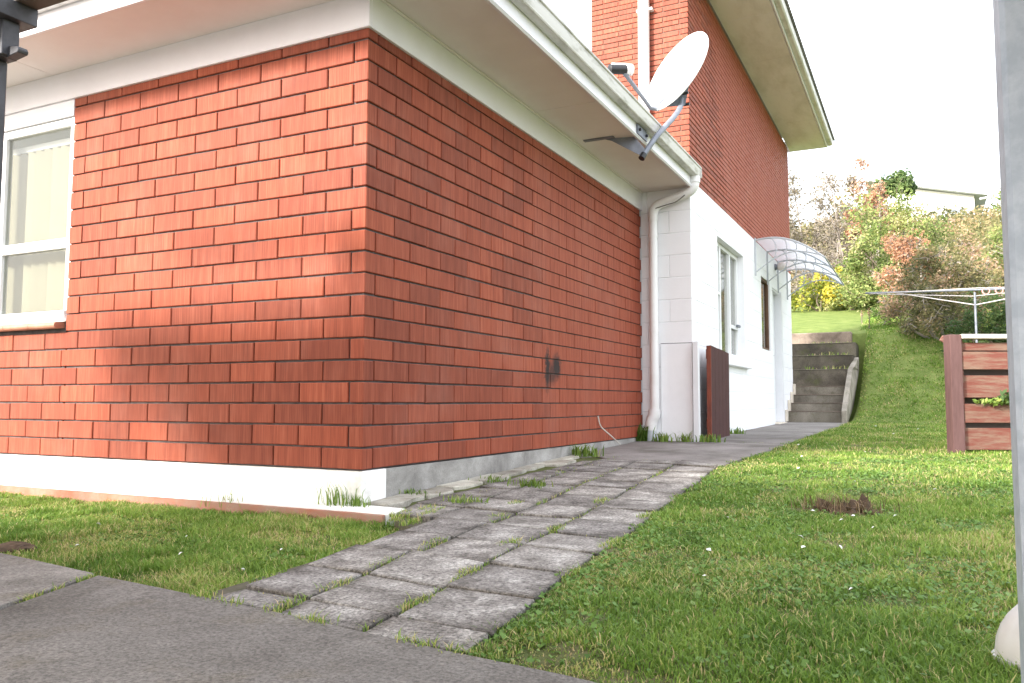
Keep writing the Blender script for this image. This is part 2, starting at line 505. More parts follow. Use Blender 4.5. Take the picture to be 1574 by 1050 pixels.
# ------------------------------------------------------------------ terrain
GY = [-30, -6, -3, -1.5, 0, 1.3, 3, 5, 8, 9.3]
GZ = [-0.5, -0.24, -0.20, -0.17, -0.15, -0.11, -0.055, -0.015, 0.005, 0.02]
def flat(y):
    return np.interp(y, GY, GZ)
def bank(y):
    return np.interp(y, [9.3, 10.0, 11.0, 12.4, 14, 20, 23, 27, 34, 45, 80, 200, 600], [0, 0.16, 0.66, 1.47, 1.78, 2.72, 3.3, 5.2, 7.4, 8.6, 14, 22, 30])
def drive_edge(x):
    return -1.475 - 0.135 * (x - 0.2)
def right_edge(y):      # right border of the paved path
    return np.interp(y, [-1.8, -1.52, -1.22, -0.35, 0.72, 2.17, 3.2, 8.2, 9.6], [1.47, 1.46, 1.41, 1.345, 1.245, 1.15, 1.24, 1.32, 1.30])
def gz(x, y):
    x = np.asarray(x, float)
    y = np.asarray(y, float)
    base = flat(y)
    b = bank(y)
    lo = np.where(y > 12.45, b, 0.0)                 # the steps cut into the bank beside the house
    s = np.clip((x - 1.30) / 0.12, 0, 1)
    far = np.clip((y - 12.3) / 0.3, 0, 1)
    s = np.maximum(s, far)
    bump_ = 0.012 * np.sin(x * 2.1 + y * 1.3) * np.sin(y * 1.7 - x * 0.6) * np.clip((x - 1.6) / 1, 0, 1)
    left = np.where((x < 0.62) & (y < 0.2), -0.042, 0.0)
    lawn_up = 0.016 * np.clip((x - right_edge(y)) / 0.08, 0, 1) * np.clip((y - drive_edge(np.minimum(x, 2.6)) - 0.08) / 0.1, 0, 1)
    return base + lo * (1 - s) + b * s + bump_ + left - 0.012 + lawn_up

def left_edge(y):
    return np.interp(y, [-1.7, -1.4, -0.8, -0.2, 0.0], [0.66, 0.62, 0.575, 0.50, 0.45])
xs = np.concatenate([np.linspace(-600, -12, 14), np.linspace(-10, -3, 8), np.arange(-2.8, 6.0, 0.1), np.linspace(6.5, 12, 8), np.linspace(16, 600, 14)])
ysg = np.concatenate([np.linspace(-400, -12, 10), np.linspace(-10, -3.2, 8), np.arange(-3.0, 26, 0.1), np.linspace(27, 60, 18), np.linspace(70, 900, 14)])
GX, GYY = np.meshgrid(xs, ysg)
GZZ = gz(GX, GYY)
nx, ny = len(xs), len(ysg)
ii = (np.arange(ny - 1)[:, None] * nx + np.arange(nx - 1)[None, :]).ravel()
gnd = npmesh("ground", np.stack([GX.ravel(), GYY.ravel(), GZZ.ravel()], 1), np.stack([ii, ii + 1, ii + 1 + nx, ii + nx], 1), M_EARTH)
gnd.data.polygons.foreach_set("use_smooth", [True] * len(gnd.data.polygons))
struct(gnd)

# driveway: concrete slabs with an open joint
drv = bpy.data.objects.new("driveway", None)
COL.objects.link(drv)
struct(drv)
def slab(poly, z0, z1, name, m, parent, bevel=0.006):
    bm = bmesh.new()
    prism(bm, [(x, y, z1(x, y) if callable(z1) else z1) for x, y in poly], (0, 0, -0.1))
    return mk(name, bm, m, parent, bevel)
dz = lambda x, y: float(flat(y)) + 0.002
def dedge(x0, x1, n, jit=0.006):
    return [(x, drive_edge(x) + random.uniform(-jit, jit)) for x in np.linspace(x0, x1, n)]
# joint runs from (0.20,-1.49) towards (0.309,-1.813)
slab(dedge(-4.5, 0.185, 14) + [(0.30, -1.82), (0.78, -3.2), (1.6, -5.6), (3.0, -16.0), (-9.0, -16.0), (-9.0, -0.9)], 0, dz, "slab", M_DRIVE, drv)
slab(dedge(0.215, 2.9, 12) + [(9.0, -2.4), (9.0, -16.0), (3.03, -16.0), (1.63, -5.6), (0.81, -3.2), (0.33, -1.82)], 0, dz, "slab", M_DRIVE, drv)

# path of square pavers
pth = bpy.data.objects.new("path", None)
COL.objects.link(pth)
struct(pth)
bed = slab([(0.58, -1.52), (1.46, -1.64), (1.46, -1.5), (1.40, -1.2), (1.33, -0.3), (1.23, 0.72), (1.14, 2.15), (0.0, 2.3), (0.02, 0.02), (0.26, 0.0), (0.33, -0.22), (0.53, -0.36)], 0, lambda x, y: float(flat(y)) - 0.022, "path_bed", plain("joint_soil", (0.115, 0.10, 0.075), 1.0, (0.06, 0.065, 0.03), 26), pth, 0)
SIDE = 0.272
cy = [-1.62, -1.473, -1.18, -0.872]
while cy[-1] < 2.1:
    cy.append(cy[-1] + 0.296)
cy[0] = -1.60
for c in range(-3, 1):
    for r in range(len(cy) - 1):
        def corner(u, v):
            y = cy[r] + (cy[r + 1] - cy[r]) * v
            dr = -0.14 * min(max(y + 1.47, 0), 0.65) - 0.085 * max(y + 0.82, 0)
            x = 1.185 + dr + 0.277 * (c + u)
            y2 = y - 0.135 * 0.277 * (c + u)
            return x, y2
        e = 0.020
        q = [corner(e, e), corner(1 - e, e), corner(1 - e, 1 - e), corner(e, 1 - e)]
        if c == -2 and cy[r] < -0.3:
            q[0] = (q[0][0] + 0.03, q[0][1]); q[3] = (q[3][0] + 0.03, q[3][1])
        cx0 = sum(p[0] for p in q) / 4
        if c == -3:
            if cy[r] < -0.32:
                continue
            q = [(max(x, (0.205 if y > -0.02 else 0.31) + random.uniform(-.01, .01)), y) for x, y in q]
            if q[1][0] - q[0][0] < 0.07 or q[2][0] - q[3][0] < 0.07:
                continue
        tilt = (random.uniform(-0.004, 0.004), random.uniform(-0.004, 0.004), random.uniform(-0.003, 0.004))
        bm = bmesh.new()
        q = [(x + random.uniform(-.005, .005), y + random.uniform(-.005, .005)) for x, y in q]
        prism(bm, [(x, y, float(flat(y)) + tilt[2] + tilt[0] * (1 if k in (1, 2) else -1) + tilt[1] * (1 if k > 1 else -1)) for k, (x, y) in enumerate(q)], (0, 0, -0.04))
        mk("paver", bm, M_PAVER, pth, 0.003)
# dark concrete edging where the pavers meet the lawn
slab([(1.435, -0.95), (1.47, -0.95), (1.40, -0.05), (1.345, 0.5), (1.28, 0.72), (1.27, 0.72), (1.345, -0.05)], 0, lambda x, y: float(flat(y)) - 0.008, "edging", M_CPATH, pth, 0.004)

# poured concrete path further on
cp = bpy.data.objects.new("concrete_path", None)
COL.objects.link(cp)
struct(cp)
cz = lambda x, y: float(flat(y)) + 0.001
def cslab(y0, y1):
    n = 8
    yy = np.linspace(y0, y1, n)
    slab([(float(right_edge(y)) + random.uniform(-.012, .012), y) for y in yy] + [(0.47 if y > 4.1 else 0.0, y) for y in yy[::-1]], 0, cz, "slab", M_CPATH, cp, 0.004)
# first slab starts along a slanted line at the last pavers
slab([(1.13, 2.12), (1.17, 2.6), (1.22, 3.2), (1.24, 3.86), (0.005, 3.86), (0.005, 2.72), (0.3, 2.35), (0.7, 2.22)], 0, cz, "slab", M_CPATH, cp, 0.004)
slab([(1.243, 3.88), (1.25, 4.14), (0.005, 4.14), (0.005, 3.88)], 0, cz, "slab", M_CPATH, cp, 0.004)
cslab(4.155, 6.3)
cslab(6.32, 9.58)

# pale mortar strip between foundation and pavers, painted strip in front of the left wall
ms = bpy.data.objects.new("mowing_strip", None)
COL.objects.link(ms)
struct(ms)
slab([(-4.5, -0.15), (-2.6, -0.155), (-1.5, -0.165), (-0.7, -0.175), (0.10, -0.185), (0.27, -0.19), (0.285, -0.13), (0.25, -0.02), (0.02, 0.0), (-4.5, 0.0)], 0, lambda x, y: -0.151, "strip_top", M_FOUND_W, ms, 0.004)
bm = bmesh.new()
pl = [(-4.5, -0.15), (-2.6, -0.155), (-1.5, -0.165), (-0.7, -0.175), (0.10, -0.185), (0.265, -0.19)]
prism(bm, [(x, y - 0.003, -0.156) for x, y in pl] + [(x, y - 0.022, -0.157) for x, y in pl[::-1]], (0, 0, -0.06))
mk("strip_edge", bm, M_TERRA_P, ms, 0.003)
for k in range(9):      # broken mortar lumps along the right foundation
    y = 0.02 + k * 0.3
    bm = bmesh.new()
    w = random.uniform(0.10, 0.20)
    poly = [(0.003, y), (w * 0.8, y + 0.01), (w, y + 0.09), (w * random.uniform(.7, 1), y + 0.19), (w * random.uniform(.6, 1), y + 0.285), (0.003, y + 0.29)]
    prism(bm, [(a, b, float(flat(b)) + random.uniform(0.003, 0.010)) for a, b in poly], (0, 0, -0.05))
    mk("mortar_lump", bm, M_STRIP, ms, 0.005)

# ------------------------------------------------------------------ brickwork
_cache = {}
def brick_mesh(L, D, H, ch, m, corner=False):
    """front faces -Y, centred; chamfered front"""
    key = (round(L, 3), round(D, 3), round(H, 3), ch, m.name, corner)
    if key in _cache:
        return _cache[key]
    bm = bmesh.new()
    if corner:
        box(bm, -L / 2, L / 2, -D / 2, D / 2, -H / 2, H / 2)
        bmesh.ops.bevel(bm, geom=list(bm.edges), offset=ch, segments=1, affect='EDGES')
    else:
        x, y, z = L / 2, D / 2, H / 2
        b = [bm.verts.new(p) for p in ((-x, y, -z), (x, y, -z), (x, y, z), (-x, y, z))]
        f = [bm.verts.new(p) for p in ((-x, -y + ch, -z), (x, -y + ch, -z), (x, -y + ch, z), (-x, -y + ch, z))]
        g = [bm.verts.new(p) for p in ((-x + ch, -y, -z + ch), (x - ch, -y, -z + ch), (x - ch, -y, z - ch), (-x + ch, -y, z - ch))]
        for i in range(4):
            j = (i + 1) % 4
            bm.faces.new((b[i], b[j], f[j], f[i]))
            bm.faces.new((f[i], f[j], g[j], g[i]))
        bm.faces.new(g)
    bmesh.ops.recalc_face_normals(bm, faces=bm.faces)
    me = bpy.data.meshes.new("brick")
    bm.to_mesh(me)
    bm.free()
    me.materials.append(m)
    _cache[key] = me
    return me

def lay(items, limits, m, name="brick", ch=0.003, jit=0.0012, parents=None):
    """items: (cx,cy,cz,L,D,H,facing,corner,parentkey). facing 'F' looks to -Y, 'R' looks to +X. The `limits` largest become objects."""
    def size(it):
        v = CAM - Vector(it[:3])
        d = v.length
        n = Vector((0, -1, 0)) if it[6] == 'F' else Vector((1, 0, 0))
        return it[3] * it[5] * max(n.dot(v / d), 0.0) / d ** 2
    items = sorted(items, key=size, reverse=True)
    for it in items[:limits]:
        o = link(name, brick_mesh(it[3], it[4], it[5], ch, m, it[7]), None, parents[it[8]])
        d = Vector((0, -1, 0)) if it[6] == 'F' else Vector((1, 0, 0))
        o.location = Vector(it[:3]) + d * random.uniform(-jit, jit) + Vector((0, 0, random.uniform(-jit, jit) * .8))
        a = 0 if it[6] == 'F' else math.pi / 2
        o.rotation_euler = (random.gauss(0, 0.003), random.gauss(0, 0.003), a + (0 if it[7] else random.gauss(0, 0.0035)))
    rest = {}
    for it in items[limits:]:
        rest.setdefault((it[8], it[6]), []).append(it)
    for (key, f), its in rest.items():
        bm = bmesh.new()
        for it in its:
            L, D, H = it[3:6]
            d = random.uniform(-jit, jit)
            if f == 'F':
                box(bm, it[0] - L / 2, it[0] + L / 2, it[1] - D / 2 + d, it[1] + D / 2 + d, it[2] - H / 2, it[2] + H / 2)
            else:
                box(bm, it[0] - D / 2 + d, it[0] + D / 2 + d, it[1] - L / 2, it[1] + L / 2, it[2] - H / 2, it[2] + H / 2)
        o = mk(name, bm, m, parents[key])
        o['kind'] = 'stuff'

# ================================================================== THE SINGLE STOREY WING
wing = thing("brick_house", "red brick single storey wing with white eaves nearest the camera", "house")
PITCH, BL, HD, ST, JT = 0.1, 0.2884, 0.0827, 0.2347, 0.0085
TOPZ = 2.05
WX0, WX1, WZ0, WZ1 = -4.4, -2.07, 0.775, 2.05      # front window opening
YEND = 4.145
bm = bmesh.new()
box(bm, -4.5, WX1 - 0.012, 0.011, 0.2, 0.0, WZ0 - 0.02)
box(bm, WX1 + 0.003, -0.011, 0.011, 0.2, 0.0, TOPZ)
left_wall = mk("wall", bm, M_MORTAR, wing)
right_wall = bx("wall", (-0.2, -0.0111, 0.2, YEND, 0.0, TOPZ), M_MORTAR, wing)
items = []
for k in range(21):
    z0 = k * PITCH + JT / 2
    z1 = min(z0 + PITCH - JT, TOPZ + 0.02)
    H, zc = z1 - z0, (z0 + z1) / 2
    even = k % 2 == 0
    D = 0.0777
    fl = (ST if even else HD) - JT / 2
    if even:
        items.append((-fl / 2, D / 2, zc, fl, D, H, 'F', True, 'L'))
    else:
        items.append((-D / 2, (ST - JT / 2) / 2, zc, ST - JT / 2, D, H, 'R', True, 'Rr'))
    # left wall
    x = -(ST if even else HD)
    xend = -4.5 if z1 < WZ0 else WX1
    if z0 < WZ0 < z1:
        xend = WX1
    while x > xend + 0.03:
        a, b = x - 0.003, max(x - BL + 0.003, xend)
        items.append(((a + b) / 2, D / 2, zc, a - b, D, H, 'F', False, 'L'))
        x -= BL
    # right wall
    y = HD if even else ST
    while y < YEND - 0.03:
        a, b = y + 0.003, min(y + BL - 0.003, YEND)
        items.append((-D / 2, (a + b) / 2, zc, b - a, D, H, 'R', False, 'Rr'))
        y += BL
lay(items, 300, M_BRICK, "brick", 0.0035, 0.0014, {'L': left_wall, 'Rr': right_wall})

# foundation
bx("foundation", (-4.5, 0.0, 0.006, 0.19, -0.35, -0.004), M_FOUND_W, wing, 0.003)
bx("foundation", (-0.19, -0.004, 0.0085, YEND, -0.35, -0.0045), M_FOUND_G, wing, 0.003)

# frieze boards
bx("frieze_board", (-4.5, 0.016, -0.016, 0.004, TOPZ, 2.222), M_WHITE, wing, 0.002)
bx("frieze_board", (-0.004, 0.0162, 0.0045, YEND - 0.002, TOPZ, 2.222), M_WHITE, wing, 0.002)
bx("window_head_board", (-4.5, WX1 - 0.002, -0.004, 0.02, 1.955, TOPZ - 0.002), M_WHITE, wing, 0.002)
# soffit panels, with fine open joints
EX, EY = 0.470, -0.43
for a, b in ((-4.5, -2.25), (-2.246, -0.02)):
    bx("soffit_panel", (a, b, EY, -0.0165, 2.215, 2.232), M_SOFFIT, wing, 0.0015)
for a, b in ((EY, 1.78), (1.785, 4.14)):
    bx("soffit_panel", (-0.016 if a < 0 else 0.0165, EX, a, b, 2.2152, 2.2322), M_SOFFIT, wing, 0.0015) if a > 0 else bx("soffit_panel", (0.0168, EX, a, b, 2.2152, 2.2322), M_SOFFIT, wing, 0.0015)
bx("soffit_bead", (0.0165, 0.034, 0.0, 4.13, 2.206, 2.2145), M_SOFFIT, wing, 0.002)
# fascia: board with a bright lower bead
def fascia_prof(sign_axis):
    return [(0.0, 2.198), (0.020, 2.194), (0.030, 2.205), (0.022, 2.225), (0.020, 2.36), (0.0, 2.36)]
bm = bmesh.new()
prism(bm, [(EX + a, EY - 0.02, z) for a, z in fascia_prof(0)], (0, 4.14 - EY + 0.02, 0))
mk("fascia", bm, M_WHITE, wing)
bm = bmesh.new()
prism(bm, [(-4.5, EY - a, z) for a, z in fascia_prof(0)], (4.5 + EX, 0, 0))
mk("fascia", bm, M_WHITE, wing)
# gutters: quarter round with lip and beads
def gutter_prof():
    return [(0.024, 2.292), (0.062, 2.288), (0.078, 2.292), (0.083, 2.299), (0.079, 2.306), (0.088, 2.335), (0.092, 2.362), (0.100, 2.366), (0.102, 2.376), (0.094, 2.380), (0.086, 2.374), (0.080, 2.34), (0.070, 2.308), (0.024, 2.302)]
bm = bmesh.new()
prism(bm, [(EX + a, EY - 0.10, z) for a, z in gutter_prof()], (0, 4.13 - EY + 0.10, 0))
g_r = mk("gutter", bm, M_GUTTER, wing, 0, True)
bx("gutter_end", (EX + 0.024, EX + 0.100, 4.131, 4.137, 2.287, 2.379), M_GUTTER, g_r)
bm = bmesh.new()
prism(bm, [(-4.5, EY - a, z) for a, z in gutter_prof()], (4.5 + EX + 0.1, 0, 0))
mk("gutter", bm, M_GUTTER, wing, 0, True)
# low hipped roof
bm = bmesh.new()
e = [(-9, -0.5, 2.375), (0.54, -0.5, 2.375), (0.54, 4.14, 2.375), (-9, 4.14, 2.375)]
r_ = [(-6, 1.8, 2.375 + 0.40), (-1.75, 1.8, 2.375 + 0.40)]
vs = [bm.verts.new(p) for p in e + r_]
for f in ((0, 1, 5, 4), (1, 2, 5), (2, 3, 4, 5), (3, 0, 4), (3, 2, 1, 0)):
    bm.faces.new([vs[i] for i in f])
mk("roof", bm, M_ROOF, wing)

# front window
def window(parent):
    y0, y1 = 0.012, 0.06
    fr = bx("window", (WX1 - 0.046, WX1 - 0.003, y0, y1, WZ0 + 0.05, 1.953), M_ALU, parent, 0.004)
    for a, b in ((-2.80, -2.715), (-3.9, -3.85)):
        bx("mullion", (a, b, y0, y1, WZ0 + 0.05, 1.953), M_ALU, fr, 0.004)
    for (a, b) in ((-2.714, WX1 - 0.047), (-3.849, -2.801)):
        for z0, z1 in ((WZ0 + 0.001, WZ0 + 0.052), (1.188, 1.246), (1.905, 1.952)):
            bx("rail", (a, b, y0 + 0.001, y1 - 0.002, z0, z1), M_ALU, fr, 0.004)
        bx("pane", (a, b, 0.034, 0.038, WZ0 + 0.052, 1.188), M_GLASS, fr)
        bx("pane", (a, b, 0.034, 0.038, 1.246, 1.905), M_GLASS, fr)
    bx("blind_rail", (-3.85, WX1 - 0.05, 0.115, 0.15, 1.845, 1.885), M_ALU, fr, 0.003)
    x = WX1 - 0.075
    while x > -3.4:
        bm = bmesh.new()
        box(bm, -0.044, 0.044, -0.0008, 0.0008, WZ0 + 0.05, 1.845)
        s = mk("blind_slat", bm, M_BLIND, fr)
        s.location = (x, 0.132, 0)
        s.rotation_euler = (0, 0, R(33 + random.uniform(-4, 4)))
        x -= 0.077
    bx("room_wall", (-4.4, WX1, 0.5, 0.52, 0.4, 2.05), M_ROOM, fr)
    bx("frame_sill", (-4.4, WX1 - 0.003, -0.006, 0.062, WZ0 - 0.016, WZ0 - 0.001), M_ALU, fr, 0.003)
    return fr
win = window(wing)
# bullnosed terracotta sill tiles
for k in range(8):
    x1 = WX1 - 0.022 - k * 0.232
    x0 = x1 - 0.229
    bm = bmesh.new()
    prof = [(0.06, 0.757), (0.06, 0.725), (-0.040, 0.718)] + [(-0.040 - 0.018 * math.sin(t), 0.736 - 0.018 * math.cos(t)) for t in np.linspace(0, math.pi, 7)] + [(-0.030, 0.754)]
    prism(bm, [(x0, y, z) for y, z in prof], (x1 - x0, 0, 0))
    mk("sill_tile", bm, M_TERRA, wing, 0, True)

# downpipe from the gutter end: stub, offset bend, long drop, socket bend, ground pipe
dp = thing("downpipe", "white plastic downpipe bending from the low gutter end down the white block corner", "downpipe", (0.13, 4.08, -0.03))
def up_(name, pts, r, m, parent, sides=14):
    bm = bmesh.new()
    tube(bm, [Vector(p) - Vector(parent.location) for p in pts], r, sides)
    return mk(name, bm, m, parent, 0, True)
up_("outlet", [(0.515, 4.08, 2.29), (0.515, 4.08, 2.235)], 0.050, M_PVC, dp)
up_("bend", curve_pts([(0.515, 4.08, 2.25), (0.510, 4.08, 2.205), (0.475, 4.08, 2.165), (0.40, 4.08, 2.135), (0.25, 4.08, 2.095), (0.175, 4.08, 2.065), (0.140, 4.08, 2.01), (0.137, 4.08, 1.93)], 5), 0.042, M_PVC, dp)
up_("pipe_length", [(0.137, 4.08, 1.95), (0.135, 4.08, 0.18)], 0.038, M_PVC, dp)
for z in (1.78, 0.93):
    up_("collar", [(0.1365, 4.08, z), (0.1365, 4.08, z + 0.03)], 0.0425, M_PVC, dp)
up_("socket_bend", curve_pts([(0.133, 4.08, 0.24), (0.128, 4.08, 0.19), (0.105, 4.08, 0.14), (0.098, 4.08, 0.06)], 4), 0.052, M_PVC, dp)
up_("ground_pipe", [(0.098, 4.08, 0.075), (0.098, 4.08, -0.10)], 0.045, plain("greyed_plastic", (0.62, 0.65, 0.70), 0.4), dp)
bm = bmesh.new()
tube(bm, curve_pts([Vector(p) - Vector(dp.location) for p in ((0.17, 4.045, 2.035), (0.27, 4.04, 2.055), (0.36, 4.04, 2.075), (0.44, 4.035, 2.125))], 5), 0.004, 6)
mk("strap", bm, M_BANDS, dp)

# ================================================================== TWO STOREY BLOCK
blk = thing("block_house", "two storey rear house, white painted blocks below red brick upper floor", "house", (0, 0, 0))
BX, BY0, BY1 = 0.462, YEND + 0.001, 10.35
ZB = 2.30
W1 = (5.20, 6.56, 0.79, 1.985)
W2 = (7.68, 8.34, 0.985, 1.92)
DR = (8.56, 9.22, 0.02, 1.87)
def cut(rects, h):
    out = []
    for a, b, c, d in rects:
        if b <= h[0] or a >= h[1] or d <= h[2] or c >= h[3]:
            out.append((a, b, c, d)); continue
        if a < h[0]: out.append((a, h[0], c, d))
        if b > h[1]: out.append((h[1], b, c, d))
        m0, m1 = max(a, h[0]), min(b, h[1])
        if c < h[2]: out.append((m0, m1, c, h[2]))
        if d > h[3]: out.append((m0, m1, h[3], d))
    return out
core = [(BY0 + 0.006, BY1, -0.2, ZB)]
for h in (W1, W2, DR):
    core = cut(core, h)
bm = bmesh.new()
for a, b, c, d in core:
    box(bm, BX - 0.20, BX - 0.003, a, b, c, d)
side_block = mk("block_wall", bm, M_BLOCK_JOINT, blk)
front_block = bx("block_wall", (-0.6, BX - 0.201, BY0 + 0.006, BY0 + 0.2, -0.2, ZB), M_BLOCK_JOINT, blk)
bx("block_wall_return", (BX - 0.2008, BX - 0.0031, BY0 + 0.0035, BY0 + 0.0058, -0.2, ZB - 0.002), M_BLOCK_JOINT, front_block)
bitems = []
zc_ = -0.18
k = 0
while zc_ < ZB - 0.02:
    z0, z1 = zc_ + 0.002, min(zc_ + 0.2, ZB if zc_ < 2.0 else ZB) - 0.002
    if zc_ > 1.99:
        z1 = ZB - 0.002
    off = 0.2 if k % 2 else 0.0
    # front face
    x = BX
    xs_ = [BX, BX - (0.4 if k % 2 else 0.2), BX - (0.4 if k % 2 else 0.6), -0.0]
    xs_ = sorted(set([BX, BX - (0.4 if k % 2 else 0.2), -0.0]), reverse=True)
    for a, b in zip(xs_[1:], xs_[:-1]):
        bitems.append(((a + b) / 2, BY0 + 0.06, (z0 + z1) / 2, b - a - 0.004 if b < BX else b - a - 0.002, 0.12, z1 - z0, 'F', False, 'F'))
    # side
    y = BY0 + 0.121
    first = True
    while y < BY1 - 0.01:
        y2 = min(y + (0.4 - (0.2 if first and k % 2 else 0) - (0.121 if first else 0)), BY1)
        first = False
        rects = [(y + 0.002, y2 - 0.002, z0, z1)]
        for h in (W1, W2, DR):
            rects = cut(rects, h)
        for a, b, c, d in rects:
            if b - a > 0.012 and d - c > 0.012:
                bitems.append((BX - 0.06, (a + b) / 2, (c + d) / 2, b - a, 0.12, d - c, 'R', False, 'R'))
        y = y2
    zc_ += 0.2
    k += 1
# corner returns on the side face
zc_ = -0.18
lay(bitems, 300, M_BLOCK, "block", 0.003, 0.0006, {'F': front_block, 'R': side_block})
bx("corner_strip", (BX - 0.110, BX - 0.0004, BY0 + 0.0607, BY0 + 0.1205, -0.18, ZB - 0.002), M_BLOCK, side_block)

bx("cover_panel", (0.176, BX - 0.004, BY0 - 0.012, BY0 - 0.002, -0.08, 0.825), M_BLOCK, front_block, 0.002)
bx("cover_gap", (0.174, BX - 0.002, BY0 - 0.0018, BY0 - 0.0006, 0.826, 0.832), M_BANDS, front_block)
bx("cover_gap", (BX - 0.0038, BX - 0.0008, BY0 - 0.009, BY0 - 0.0006, -0.05, 0.826), M_BANDS, front_block)

# upper brick storey
UP = 0.0495
ZT = 4.32
up_front = bx("brick_wall", (-0.465, BX - 0.008, BY0 + 0.008, BY0 + 0.2, ZB - 0.05, ZT), M_MORTAR_UP, blk)
up_side = bx("brick_wall", (BX - 0.2, BX - 0.0075, BY0 + 0.2005, BY1, ZB, ZT), M_MORTAR_UP, blk)
bx("chimney_side", (-0.466, -0.4655, BY0 + 0.01, BY0 + 0.19, ZB, ZT - 0.001), M_MORTAR_UP, up_front)
uit = []
n = int((ZT - ZB) / UP)
for k in range(n + 1):
    z0, z1 = ZB + 0.001 + k * UP, ZB + 0.001 + k * UP + UP - 0.009
    if z1 > ZT:
        break
    H, zc = z1 - z0, (z0 + z1) / 2
    even = k % 2 == 0
    D = 0.075
    J = 0.007
    x = BX - (ST if even else HD)
    if even:
        uit.append((BX - (ST - J) / 2, BY0 + D / 2, zc, ST - J, D, H, 'F', True, 'F'))
    else:
        uit.append((BX - D / 2, BY0 + (ST - J) / 2, zc, ST - J, D, H, 'R', True, 'R'))
    while x > -0.46:
        a, b = x - J / 2, max(x - BL + J / 2, -0.468)
        if z0 > ZB and not (a - b < 0.02):
            uit.append(((a + b) / 2, BY0 + D / 2, zc, a - b, D, H, 'F', False, 'F'))
        x -= BL
    y = BY0 + (HD if even else ST)
    while y < BY1 - 0.03:
        a, b = y + J / 2, min(y + BL - J / 2, BY1)
        uit.append((BX - D / 2, (a + b) / 2, zc, b - a, D, H, 'R', False, 'R'))
        y += BL
lay(uit, 300, M_BRICK_UP, "brick", 0.003, 0.0012, {'F': up_front, 'R': up_side})
bx("brick_wall", (-0.4645, -0.30, BY0 + 0.201, BY1 - 0.001, ZB, ZT - 0.02), M_BRICK_UP, blk)
bx("brick_wall", (-4.0, BX - 0.21, BY1 - 0.2, BY1 - 0.002, -0.2, ZB), M_BLOCK, blk)

# upper eave
for a, b in ((3.9, 5.55), (5.555, 6.75), (6.755, 7.95), (7.955, 9.15), (9.155, 10.62)):
    bx("soffit_panel", (BX + 0.001, 1.005, a, b, 4.322, 4.338), M_SOFFIT_UP, blk, 0.0015)
bx("fascia", (1.012, 1.032, 3.9, 10.64, 4.318, 4.50), M_WHITE, blk, 0.003)
bx("fascia", (-0.46, 1.0115, 10.622, 10.64, 4.324, 4.50), M_WHITE, blk, 0.003)
bm = bmesh.new()
prism(bm, [(1.034, 3.9, 4.345), (1.085, 3.9, 4.345), (1.102, 3.9, 4.36), (1.108, 3.9, 4.43), (1.034, 3.9, 4.43)], (0, 6.75, 0))
mk("gutter", bm, M_GUTTER, blk, 0.003)
bm = bmesh.new()            # ribbed roof sheet: each rib shows at the edge
nr = 88
vs = []
for i in range(nr * 4 + 1):
    y = 3.8 + i * (10.70 - 3.8) / (nr * 4)
    h = 0.016 * (1 if (i % 4) in (1, 2) else 0)
    vs.append((bm.verts.new((1.135, y, 4.440 + h)), bm.verts.new((-0.45, y, 4.76 + h)), bm.verts.new((1.135, y, 4.432 + h)), bm.verts.new((-0.45, y, 4.75 + h))))
for a, b in zip(vs[:-1], vs[1:]):
    bm.faces.new((a[0], b[0], b[1], a[1]))
    bm.faces.new((a[2], a[3], b[3], b[2]))
    bm.faces.new((a[0], a[2], b[2], b[0]))
mk("roof", bm, M_ROOF, blk)

# upper drain pipe on the near brick face
udp = thing("drain_pipe", "straight white drain pipe up the sunlit upper brick face behind the dish", "downpipe", (0.07, BY0 - 0.05, 2.4))
up_("pipe_length", [(0.058, BY0 - 0.05, 2.38), (0.066, BY0 - 0.05, 4.32)], 0.052, M_PVC, udp)
for z in (2.75, 3.9):
    bx("bracket", (-0.075, 0.075, -0.004, 0.049, z - 2.4, z - 2.4 + 0.025), M_PVC, udp, 0.002)

# window one in the white wall
def side_window(parent, h, frame_m, mull, reveal, sill=True):
    y0, y1, z0, z1 = h
    xo = BX - reveal
    bm = bmesh.new()
    t = 0.045 if frame_m is not M_WOODFRAME else 0.032
    for a, b, c, d in ((y0 + .002, y0 + t, z0 + .002, z1 - .002), (y1 - t, y1 - .002, z0 + .002, z1 - .002), (y0 + t, y1 - t, z0 + .002, z0 + t), (y0 + t, y1 - t, z1 - t, z1 - .002)):
        box(bm, xo - 0.05, xo, a, b, c, d)
    w = mk("window", bm, frame_m, parent, 0.003)
    for m_ in mull:
        bx("mullion", (xo - 0.049, xo + 0.004, m_ - 0.022, m_ + 0.022, z0 + t + .001, z1 - t - .001), frame_m, w, 0.003)
    eds = [y0 + t] + [q for m_ in mull for q in (m_ - 0.022, m_ + 0.022)] + [y1 - t]
    for a, b in zip(eds[::2], eds[1::2]):
        bx("pane", (xo - 0.03, xo - 0.026, a, b, z0 + t, z1 - t), M_GLASS, w)
    bx("curtain", (xo - 0.075, xo - 0.066, y0, y1, z0, z1), M_CURTAIN if frame_m is M_WOODFRAME else M_BLIND, w)
    return w
for h_ in (W1, W2):
    bx("reveal", (BX - 0.198, BX - 0.0015, h_[1] - 0.010, h_[1] - 0.0005, h_[2] + 0.001, h_[3] - 0.001), M_BLOCK, blk)
    bx("reveal", (BX - 0.198, BX - 0.0015, h_[0] + 0.001, h_[1] - 0.0105, h_[3] - 0.010, h_[3] - 0.0005), M_BLOCK, blk)
W1 = (W1[0], W1[1] - 0.012, W1[2], W1[3] - 0.011)
W2 = (W2[0], W2[1] - 0.012, W2[2], W2[3] - 0.011)
w1 = side_window(blk, W1, M_ALU, (5.62, 6.10), 0.07)
bx("top_rail", (BX - 0.075, BX - 0.062, 5.25, 5.595, 1.42, 1.45), M_ALU, w1, 0.002)
